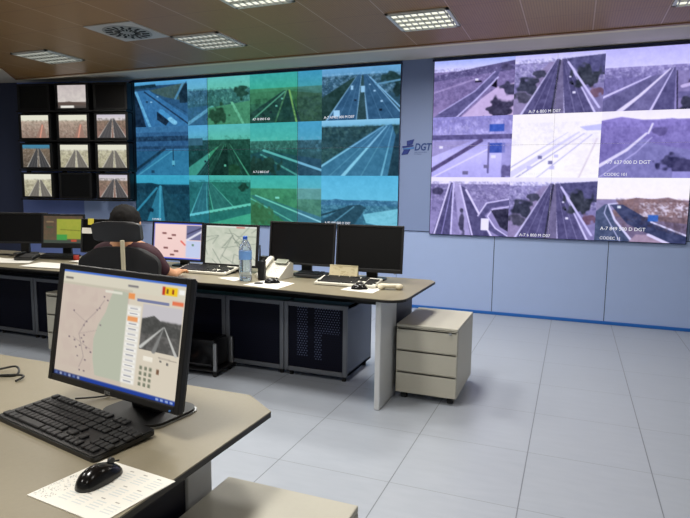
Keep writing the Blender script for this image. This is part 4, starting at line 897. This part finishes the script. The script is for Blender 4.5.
for sx in (-1, 1):
    MB().box(sx * .31 - .03, sx * .31 + .03, .14, .4, .665, .695, M['black'], .012).box(sx * .31 - .015, sx * .31 + .015, .25, .29, .47, .67, M['black'], .004).box(min(0, sx * .31), max(0, sx * .31), .25, .29, .445, .47, M['black']).build('armrest', t)

def skin_obj(name, verts, edges, radii, m, parent, root=0, sub=2):
    me = bpy.data.meshes.new(name); me.from_pydata([Vector(v) for v in verts], edges, []); me.materials.append(m)
    o = bpy.data.objects.new(name, me); C.objects.link(o); o.parent = parent
    sk = o.modifiers.new('skin', 'SKIN'); sk.use_smooth_shade = True
    if not me.skin_vertices: me.skin_vertices.new() if hasattr(me.skin_vertices, 'new') else None
    lay = me.skin_vertices[0].data
    for i, r in enumerate(radii): lay[i].radius = r if isinstance(r, tuple) else (r, r); lay[i].use_root = (i == root)
    sb = o.modifiers.new('sub', 'SUBSURF'); sb.levels = sub; sb.render_levels = sub
    bpy.context.view_layer.update()
    dg = bpy.context.evaluated_depsgraph_get(); nm = bpy.data.meshes.new_from_object(o.evaluated_get(dg)); o.modifiers.clear(); o.data = nm; bpy.data.meshes.remove(me)
    nm.name = name; nm.materials.clear(); nm.materials.append(m)
    for pl in nm.polygons: pl.use_smooth = True
    return o
pt = thing('person', 'person with short dark hair in a maroon shirt, seated with back turned', 'person', (-2.98, 3.24, 0), R(8))
V = [(0, 0, .6), (0, 0, .72), (0, 0, .86), (0, .0, 1.0), (0, .005, 1.07), (0, .02, 1.12),        # 0-5 pelvis..neck
     (.11, 0, 1.04), (.2, .0, 1.01), (.255, .06, .88), (.285, .15, .83), (.22, .34, .822), (.19, .41, .815),   # 6-11 right arm
     (-.11, 0, 1.04), (-.2, .0, 1.01), (-.245, .1, .86), (-.255, .22, .80), (-.2, .4, .815), (-.17, .47, .815),  # 12-17 left arm
     (.1, .04, .6), (.14, .4, .58), (.15, .37, .32), (.15, .2, .1), (.15, .28, .05),
     (-.1, .04, .6), (-.14, .4, .58), (-.15, .37, .32), (-.15, .2, .1), (-.15, .28, .05)]
Ed = [(0, 1), (1, 2), (2, 3), (3, 4), (4, 5), (3, 6), (6, 7), (7, 8), (8, 9), (9, 10), (10, 11), (3, 12), (12, 13), (13, 14), (14, 15), (15, 16), (16, 17),
      (0, 18), (18, 19), (19, 20), (20, 21), (21, 22), (0, 23), (23, 24), (24, 25), (25, 26), (26, 27)]
Ra = [(.15, .11), (.14, .1), (.15, .1), (.14, .09), (.065, .065), (.055, .058), (.07, .07), (.06, .06), (.05, .05), (.043, .043), (.03, .03), (.033, .022), (.07, .07), (.06, .06), (.05, .05), (.043, .043), (.03, .03), (.033, .022),
      .09, .07, .055, .042, .036, .09, .07, .055, .042, .036]
# fingers: short chains rooted in each palm
for sx, w in ((1, 11), (-1, 17)):
    bx = V[w]
    for f, (dx, ln) in enumerate(((-.026, .06), (-.009, .07), (.009, .066), (.026, .052))):
        i0 = len(V); V += [(bx[0] + dx, bx[1] + .045, bx[2] + .002), (bx[0] + dx * 1.15, bx[1] + .045 + ln * .5, bx[2] + .004), (bx[0] + dx * 1.2, bx[1] + .045 + ln, bx[2] - .018)]
        Ed += [(w, i0), (i0, i0 + 1), (i0 + 1, i0 + 2)]; Ra += [.0095, .009, .0075]
    i0 = len(V); V += [(bx[0] - sx * .045, bx[1] + .01, bx[2] - .006), (bx[0] - sx * .06, bx[1] + .045, bx[2] - .012)]; Ed += [(w, i0), (i0, i0 + 1)]; Ra += [.011, .009]
# head
i0 = len(V); V += [(0, .035, 1.17), (0, .04, 1.235), (0, .035, 1.28)]; Ed += [(5, i0), (i0, i0 + 1), (i0 + 1, i0 + 2)]; Ra += [(.064, .076), (.078, .094), (.06, .074)]
body = skin_obj('body', V, Ed, Ra, M['skin'], pt)
b = MB(); b.ball((0, .155, 1.2), .014, .022, .02, M['skin']); b.build('nose', pt, smooth=60)
for sx in (-1, 1):
    MB().ball((sx * .036, .135, 1.225), .013, .01, .009, M['white']).ball((sx * .036, .144, 1.225), .006, .003, .006, M['black']).build('eye', pt, smooth=60)
    MB().ball((sx * .088, .05, 1.205), .012, .024, .036, M['skin']).build('ear', pt, smooth=60)
MB().ball((0, .138, 1.155), .026, .008, .007, mat('lips', (170, 92, 84), .5)).build('mouth', pt, smooth=60)
bm = bmesh.new(); bmesh.ops.create_icosphere(bm, subdivisions=4, radius=1)
for v in list(bm.verts):
    n = v.co.copy(); r = 1 + .03 * math.sin(n.x * 23 + n.z * 9) * math.sin(n.z * 17 + n.y * 11) + .02 * math.sin(n.x * 41 + n.y * 37)
    v.co = Vector((n.x * .102 * r, n.y * .122 * r + .02, n.z * .128 * r + 1.22))
dl = [v for v in bm.verts if (v.co.y > .09 and v.co.z < 1.27) or v.co.z < 1.12]; bmesh.ops.delete(bm, geom=dl, context='VERTS')
b = MB(); b.bm.free(); b.bm = bm; b.mats = [M['hair']]; b.build('hair', pt, smooth=80)
SV = [V[i] for i in range(5)] + [V[6], V[7], V[8], (.268, .1, .857), V[12], V[13], V[14], (-.252, .15, .835)]
skin_obj('shirt', SV, [(0, 1), (1, 2), (2, 3), (3, 4), (3, 5), (5, 6), (6, 7), (7, 8), (3, 9), (9, 10), (10, 11), (11, 12)],
         [(.165, .125), (.155, .115), (.165, .115), (.155, .105), (.075, .075), (.085, .085), (.075, .075), (.066, .066), (.062, .062), (.085, .085), (.075, .075), (.066, .066), (.062, .062)], M['shirt'], pt)
TV = [V[0], (0, 0, .66), V[18], V[19], V[20], V[21], V[23], V[24], V[25], V[26]]
skin_obj('trousers', TV, [(0, 1), (0, 2), (2, 3), (3, 4), (4, 5), (0, 6), (6, 7), (7, 8), (8, 9)], [(.17, .13), (.168, .128), .1, .08, .066, .058, .1, .08, .066, .058], M['jeans'], pt)
for sx in (-1, 1): MB().box(sx * .15 - .045, sx * .15 + .045, .13, .37, 0.0, .085, M['shoe'], .03).build('shoe', pt, smooth=60)

# ================================================================== CAMERA, WORLD, VIEW
yaw, pitch, roll, h = -.3756370, .120219, .012216, 1.47
fw = Vector((math.sin(yaw) * math.cos(pitch), math.cos(yaw) * math.cos(pitch), -math.sin(pitch)))
rt = Vector((math.cos(yaw), -math.sin(yaw), 0)); up = rt.cross(fw)
r2 = rt * math.cos(roll) + up * math.sin(roll); u2 = -rt * math.sin(roll) + up * math.cos(roll)
cd = bpy.data.cameras.new('camera'); cam = bpy.data.objects.new('camera', cd); C.objects.link(cam)
cd.sensor_width = 36; cd.lens = 36 * 575.47 / 690; cd.clip_start = .02
mw = Matrix((r2, u2, -fw)).transposed().to_4x4(); mw.translation = Vector((0, 0, h)); cam.matrix_world = mw
S.camera = cam
w = bpy.data.worlds.new('world'); S.world = w; w.use_nodes = True
w.node_tree.nodes['Background'].inputs[0].default_value = (.5, .55, .65, 1); w.node_tree.nodes['Background'].inputs[1].default_value = .1
S.view_settings.view_transform = 'Standard'; S.view_settings.look = 'None'; S.view_settings.exposure = 0; S.view_settings.gamma = 1; S.view_settings.use_curve_mapping = False
S.cycles.use_denoising = True; S.cycles.max_bounces = 8; S.cycles.sample_clamp_indirect = 4
